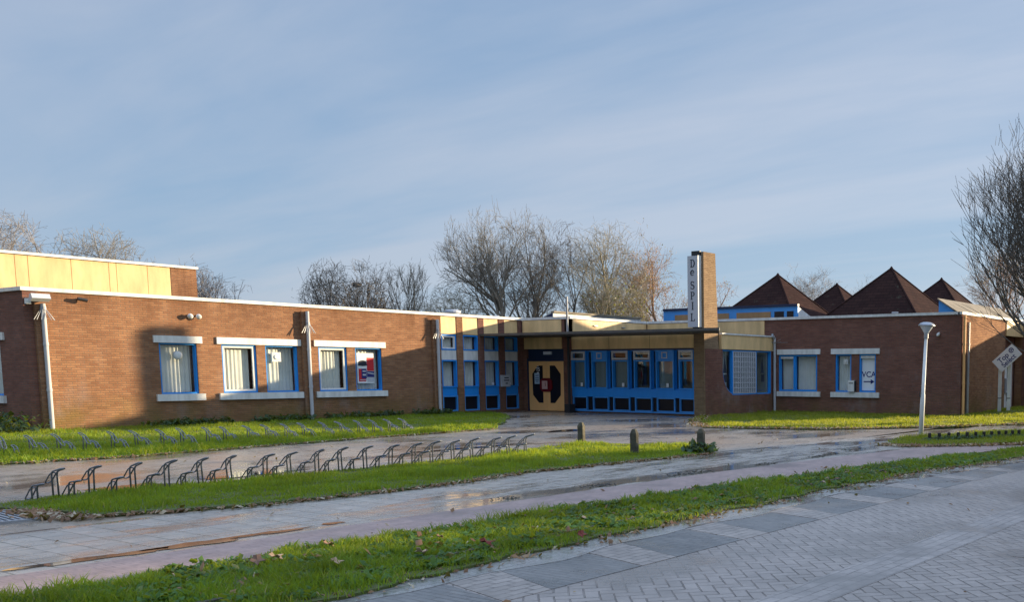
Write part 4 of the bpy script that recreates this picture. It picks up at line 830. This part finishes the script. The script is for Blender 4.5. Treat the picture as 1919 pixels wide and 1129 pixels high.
# ------------------------------------------------------------------ bare trees
def grow_tree(seed, levels, n_child, spread, upw, trunk_h, stems=1, rad=.16, jit=.16, lean=.0, tmin=.45, lr=(.4, .64), sd=None):
    r = random.Random(seed); S = []            # segments p0,p1,r0,r1,level
    def branch(p, d, L, rd, lv):
        k = max(2, 5-lv); seg = L/k; nodes = []
        for i in range(k):
            d = (d+Vector((r.gauss(0, jit), r.gauss(0, jit), r.gauss(0, jit)*.6+upw*(.16-.02*lv)))).normalized()
            q = p+d*seg; r1 = rd*(1-.55*(i+1)/k); S.append((p, q, rd*(1-.55*i/k), r1, lv)); p = q; nodes.append((p.copy(), d.copy(), r1))
        if lv < levels:
            for c in range(n_child[lv]):
                t = r.uniform(.25 if lv else tmin, 1.); j = min(k-1, int(t*k)); bp, bd, br = nodes[j]
                if j: bp = nodes[j-1][0].lerp(bp, r.random())
                ax = bd.orthogonal().normalized(); ax.rotate(Matrix.Rotation(r.uniform(0, 6.283), 3, bd)); an = r.gauss(spread*(1+.12*lv), .16) if (sd is None or lv == 0) else r.gauss(sd, .1)
                nd_ = (bd*math.cos(an)+ax*math.sin(an)).normalized()
                branch(bp, nd_, L*r.uniform(*(lr if lv == 0 else (.40, .64)))*(1.12 if lv else 1.), br*r.uniform(.5, .75), lv+1)
    for s in range(stems):
        a = 6.283*s/stems+r.random(); d = Vector((math.cos(a)*lean, math.sin(a)*lean, 1)).normalized()
        branch(Vector((math.cos(a)*.004*(stems > 1), math.sin(a)*.004*(stems > 1), 0)), d, trunk_h, rad, 0)
    return S
def tree(name, label, base, height, width, mat, seed, levels=4, n_child=(11, 7, 6, 5), spread=.62, upw=.5, trunk_h=1., stems=1, rad=.031, lean=.0, tip=.0078, group='bare trees behind the building', leafy=None, tmin=.45, lr=(.40, .64), dome=.56, jit=.13, sd=None):
    S = grow_tree(seed, levels, n_child, spread, upw, trunk_h, stems, rad, lean=lean, tmin=tmin, lr=lr, jit=jit, sd=sd)
    p0 = np.array([tuple(s[0]) for s in S]); p1 = np.array([tuple(s[1]) for s in S]); r0 = np.array([s[2] for s in S]); r1 = np.array([s[3] for s in S]); lv = np.array([s[4] for s in S])
    zs = height/p1[:, 2].max(); c = np.median(p1[:, :2], axis=0); rad_xy = np.percentile(np.hypot(*(p1[:, :2]-c).T), 97.5); xs = width/2/rad_xy
    if dome: xs *= 1.15; zs *= 1.12
    sc = np.array([xs, xs, zs]); p0 = p0*sc; p1 = p1*sc
    if dome:      # crowns of grown trees end in an even rounded outline
        cz = height*dome; q = np.stack([p1[:, 0]-c[0]*xs, p1[:, 1]-c[1]*xs], -1)/(width/2); e = np.sqrt((q**2).sum(1)+(np.maximum(p1[:, 2]-cz, 0)/(height-cz))**2)
        w = 1+.07*np.sin(np.arctan2(q[:, 1], q[:, 0])*5+seed)+.06*np.sin(p1[:, 2]*3+seed); keep = (e < w*np.where(lv <= 1, .97, RNG.uniform(.9, 1.03, len(e)))) | (lv == 0)
        p0, p1, r0, r1, lv = p0[keep], p1[keep], r0[keep], r1[keep], lv[keep]
    k = (xs+zs)/2; r0 = np.maximum(r0*zs, tip); r1 = np.maximum(r1*zs, tip*.7)
    t = empty(name, base, 0, label, 'tree', group)
    def segs(sel, n, nm):
        a, b, ra, rb = p0[sel], p1[sel], r0[sel], r1[sel]; d = b-a; d /= np.linalg.norm(d, axis=1)[:, None]+1e-9
        h = np.where(np.abs(d[:, 2:3]) < .9, np.array([[0, 0, 1.]]), np.array([[1., 0, 0]])); e = np.cross(d, h); e /= np.linalg.norm(e, axis=1)[:, None]; f = np.cross(d, e)
        an = 2*np.pi*np.arange(n)/n; ring = e[:, None]*np.cos(an)[None, :, None]+f[:, None]*np.sin(an)[None, :, None]
        V = np.concatenate([a[:, None]+ring*ra[:, None, None], b[:, None]+ring*rb[:, None, None]], 1).reshape(-1, 3); i = np.arange(len(a))[:, None]*2*n
        F = np.concatenate([i+np.array([[j, (j+1) % n, n+(j+1) % n, n+j]]) for j in range(n)])
        return mesh_np(nm, V, F, mat, t, smooth=True)
    segs(lv <= 1, 7, 'trunk'); cr = segs(lv >= 2, 3, 'crown')
    if leafy:
        m, cnt, sz = leafy; ii = RNG.choice(np.where(lv >= levels-1)[0], cnt); q = p1[ii]+RNG.normal(0, .12, (cnt, 3)); s = sz*RNG.uniform(.5, 1.4, cnt)[:, None]
        e = RNG.normal(0, 1, (cnt, 3)); e /= np.linalg.norm(e, axis=1)[:, None]; f = np.cross(e, RNG.normal(0, 1, (cnt, 3))); f /= np.linalg.norm(f, axis=1)[:, None]
        V = np.stack([q-e*s, q+f*s*.6, q+e*s, q-f*s*.6], 1).reshape(-1, 3); F = np.arange(cnt)[:, None]*4+np.array([[0, 1, 2, 3]])
        mesh_np('leaves', V, F, m, t, attr=np.repeat(RNG.random(cnt), 4))
    return t
K = (9, 6, 5, 4)
tree('bare_tree', 'grey bare tree furthest left above the yellow hall', (-25.8, 10.3, 0), 9.1, 6.2, BARK['far'], 1, upw=.35, spread=.7)
tree('bare_tree', 'rounded bare tree above the middle of the yellow hall', (-24.5, 12.9, 0), 9.0, 6.0, BARK['grey'], 2, upw=.4, spread=.7)
tree('bare_tree', 'pale bare tree just right of the yellow hall', (-22.1, 17.7, 0), 7.4, 5.2, BARK['far'], 3, upw=.35, spread=.75)
nt2 = tree('bare_tree', 'dense dark dome shaped bare tree with a bird nest, above the long roof', (-18.9, 22.8, 0), 8.0, 6.6, BARK['dark'], 4, n_child=(9, 7, 5, 4), upw=.45, spread=.7, trunk_h=.8, stems=4, lean=.45, rad=.022)
nest = MB()
for k in range(60):
    a = random.uniform(0, 6.28); nest.tube([(.22*math.cos(a), .22*math.sin(a), random.uniform(-.12, .12)), (.2*math.cos(a+1.8), .2*math.sin(a+1.8), random.uniform(-.12, .12))], .02, 4)
nest.lathe([(.05, -.15), (.2, -.1), (.24, .08), (.12, .1)], (0, 0, 0), 10); o = nest.build('bird_nest', BARK['dark']); o.location = (-18.7, 23.05, 6.35); tag(o, 'dark twig bird nest high in the dome shaped bare tree', 'nest')
tree('bare_tree', 'slender bare tree with two upright stems in a gap of sky', (-17.1, 25.2, 0), 8.6, 3.0, BARK['grey'], 5, n_child=(6, 5, 4, 3), spread=.5, upw=.5, stems=2, lean=.14, rad=.02)
tree('bare_tree', 'low spreading bare tree behind the roof vent', (-16.0, 29.0, 0), 7.0, 5.4, BARK['green'], 6, spread=.8, upw=.25)
tree('bare_tree', 'tallest bare tree, with several dark forked trunks, left of centre', (-14.8, 30.5, 0), 12.0, 7.6, BARK['grey'], 7, n_child=(8, 7, 6, 4), stems=3, lean=.28, spread=.55, upw=.5, rad=.03)
tree('bare_tree', 'tall bare tree with leaning trunk between tallest tree and green twigged tree', (-12.6, 32.0, 0), 11.0, 6.4, BARK['dark'], 8, n_child=(8, 6, 6, 4), stems=2, lean=.25, spread=.58, upw=.5, rad=.02)
tree('bare_tree', 'bushy bare tree with greenish twigs behind the white rooflight', (-11.0, 34.5, 0), 11.1, 6.8, BARK['green'], 9, n_child=(8, 7, 6, 4), spread=.66, upw=.5, rad=.026, stems=2, lean=.2)
LV = grass_mat('last brown leaves', (.22, .10, .05), (.32, .16, .08), (.35, .2, .1), .2, .3); LG = grass_mat('last green leaves', (.10, .11, .03), (.15, .14, .05), (.2, .15, .06), .2, .3)
tree('bare_tree', 'low ivy green tree in front of the greenish bare tree', (-10.0, 32.0, 0), 7.6, 5.2, BARK['green'], 10, spread=.75, upw=.3, leafy=(LG, 700, .06))
tree('bare_tree', 'reddish birch with pale trunk left of the chimney', (-9.3, 40.0, 0), 11.2, 5.6, BARK['red'], 11, n_child=(11, 8, 6, 5), spread=.62, upw=.5, leafy=(LV, 1500, .05))
tree('bare_tree', 'low russet tree right behind the rooflight beside the chimney', (-7.6, 42.0, 0), 8.0, 4.8, BARK['red'], 12, spread=.7, upw=.35, leafy=(LV, 900, .05))
tree('bare_tree', 'faint pale tree right of the chimney beyond the first pyramid', (-12.0, 62.0, 0), 11.2, 8.0, BARK['far'], 13, spread=.5, upw=.6)
tree('bare_tree', 'faint pale tree tops between the two left pyramids', (-9.5, 72.0, 0), 10.3, 7.0, BARK['far'], 14, spread=.5, upw=.6)
tree('bare_tree', 'fine twigged tree with faded red leaves beyond the rightmost pyramid', (3.6, 61.0, 0), 11.6, 7.0, BARK['red'], 15, spread=.5, upw=.6, leafy=(LV, 900, .05))
tree('bare_tree', 'large upright bare tree at the right edge with fan of dark branches', (21.2, 20.8, 0), 11.0, 8.2, BARK['dark'], 22, levels=4, n_child=(32, 10, 6, 3), spread=.72, upw=1.7, rad=.034, trunk_h=1., tip=.0075, group=None, tmin=.22, lr=(.72, 1.0), dome=.33, jit=.05, sd=.40)
tree('bare_tree', 'unseen broad bare tree added between the houses to shade the island', (38.5, 25.2, 0), 10.5, 8.0, BARK['grey'], 31, n_child=(14, 9, 7, 4), tip=.02, group='unseen trees added for shade', tmin=.65)  # unseen tree added so its crown shades the bicycle island
# ------------------------------------------------------------------ unseen houses added across the road to shade the foreground
def house(x0, x1, y0, y1, eave, ridge, label):
    h = empty('shade_house', ((x0+x1)/2, (y0+y1)/2, 0), 0, label, 'house', 'unseen houses added for shade'); w, d = (x1-x0)/2, (y1-y0)/2
    mb = MB(); mb.prism([(-w, -d, 0), (w, -d, 0), (w, -d, eave), (0, -d, ridge-.15), (-w, -d, eave)], (0, 2*d, 0)); mb.build('wall', M['brick'], h)
    mb = MB(); e = .4
    for s in (-1, 1):
        mb.prism([(s*(w+e), -d-.3, eave-.25), (0, -d-.3, ridge), (0, -d-.3, ridge-.14), (s*(w+e), -d-.3, eave-.4)], (0, 2*d+.6, 0))
    rf = mb.build('roof', M['shingle'], h); mb = MB(); mb.box(-.3, .3, d-1.6, d-1.0, ridge-.5, ridge+.8); mb.build('chimney', M['brick'], rf)
    for fl in range(1 if eave < 4 else 2):
        for k in range(max(1, int(2*d/3))):
            y = -d+1.5+k*3.; z = .9+2.7*fl; mb = MB()
            mb.box(-w-.06, -w+.02, y-.7, y+.7, z, z+.08); mb.box(-w-.06, -w+.02, y-.7, y+.7, z+1.3, z+1.38); mb.box(-w-.06, -w+.02, y-.7, y-.62, z+.08, z+1.3); mb.box(-w-.06, -w+.02, y+.62, y+.7, z+.08, z+1.3)
            wd = mb.build('window', M['white'], h); mb = MB(); mb.box(-w-.02, -w-.005, y-.62, y+.62, z+.08, z+1.3); mb.build('pane', M['black'], wd)
    return h
house(37, 45, 29.0, 39.0, 5.0, 8.4, 'unseen two storey brick house added across the road to shade the foreground')
house(37, 43, 0.0, 20.0, 3.6, 6.3, 'unseen low brick house added across the road to shade the near verge')
# ------------------------------------------------------------------ light
S = Vector((1., 1.6, .345)).normalized()
sl = bpy.data.lights.new('sun', 'SUN'); sl.energy = 4.7; sl.angle = math.radians(.9); sl.color = (1., .80, .52)
so = bpy.data.objects.new('sun', sl); COL.objects.link(so); so.rotation_euler = (-S).to_track_quat('-Z', 'Y').to_euler(); so.location = (40, 60, 20)
W = bpy.data.worlds.new('World'); scene.world = W; W.use_nodes = True; nt = W.node_tree; bg = nt.nodes['Background']
sky = nt.nodes.new('ShaderNodeTexSky'); sky.sky_type = 'NISHITA'; sky.sun_disc = False; sky.sun_elevation = math.asin(S.z); sky.sun_rotation = math.atan2(S.x, S.y); sky.air_density = 1.; sky.dust_density = .6; sky.ozone_density = 2.
D = nd(nt, 'TexCoord').outputs['Generated']; sx = nd(nt, 'SeparateXYZ', {0: D})
zc = ramp(nt, sx.outputs[2], 0, 1, .12, 1.12)
pl = nd(nt, 'CombineXYZ', {0: mul(nt, sx.outputs[0], zc, 'DIVIDE'), 1: mul(nt, sx.outputs[1], zc, 'DIVIDE'), 2: 0.}).outputs[0]
pl = nd(nt, 'Mapping', {'Vector': pl, 'Rotation': (0, 0, math.radians(-43)), 'Scale': (.34, 1.2, 1)}).outputs[0]
n1 = nd(nt, 'TexNoise', {'Vector': pl, 'Scale': .95, 'Detail': 6., 'Roughness': .5, 'Distortion': .6}).outputs[0]
n2 = nd(nt, 'TexNoise', {'Vector': pl, 'Scale': 2.6, 'Detail': 5., 'Roughness': .55, 'Distortion': .4}).outputs[0]
cl = mul(nt, mul(nt, n1, .72), mul(nt, n2, .28), 'ADD')
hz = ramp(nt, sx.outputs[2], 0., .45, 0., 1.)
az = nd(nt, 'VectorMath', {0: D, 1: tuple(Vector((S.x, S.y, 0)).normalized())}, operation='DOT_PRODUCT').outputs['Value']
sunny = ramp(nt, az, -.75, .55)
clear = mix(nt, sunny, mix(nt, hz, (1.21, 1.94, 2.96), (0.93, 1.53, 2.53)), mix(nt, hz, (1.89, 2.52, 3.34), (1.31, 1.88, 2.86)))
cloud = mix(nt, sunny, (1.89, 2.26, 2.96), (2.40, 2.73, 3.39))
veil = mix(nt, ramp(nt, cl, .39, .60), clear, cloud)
high = ramp(nt, sx.outputs[2],  .40, .85, 1., 3.4)           # sky overhead brightened, out of view, to light the ground
high = mul(nt, high, ramp(nt, az, -.85, -.3, .65, 1.))       # unseen sky behind the viewer dimmed so shaded fronts get less fill
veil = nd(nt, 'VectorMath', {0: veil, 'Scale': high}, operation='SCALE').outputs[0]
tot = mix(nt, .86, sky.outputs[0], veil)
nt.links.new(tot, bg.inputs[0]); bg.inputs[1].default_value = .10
# ------------------------------------------------------------------ camera
f, pitch, roll, yaw, ppx, ppy = 1841.3883, .1068, .0015, .5406, 1481.58, 895.1002
fw = Vector((-math.sin(yaw), math.cos(yaw), 0)); rt = Vector((math.cos(yaw), math.sin(yaw), 0)); up = Vector((0, 0, 1))
Fv = fw*math.cos(pitch)-up*math.sin(pitch); U = up*math.cos(pitch)+fw*math.sin(pitch)
R2 = rt*math.cos(roll)+U*math.sin(roll); U2 = -rt*math.sin(roll)+U*math.cos(roll)
cd = bpy.data.cameras.new('camera'); cam = bpy.data.objects.new('camera', cd); COL.objects.link(cam)
m = Matrix((R2, U2, -Fv)).transposed().to_4x4(); m.translation = (30.1403, -11.7942, 1.6); cam.matrix_world = m
cd.sensor_width = 36; cd.lens = f/1919*36; cd.shift_x = -(ppx-959.5)/1919; cd.shift_y = (ppy-564.5)/1919; cd.clip_start = .1; cd.clip_end = 3000
scene.camera = cam
vs = scene.view_settings; vs.view_transform = 'Standard'; vs.look = 'None'; vs.exposure = 1.1; vs.gamma = 1.
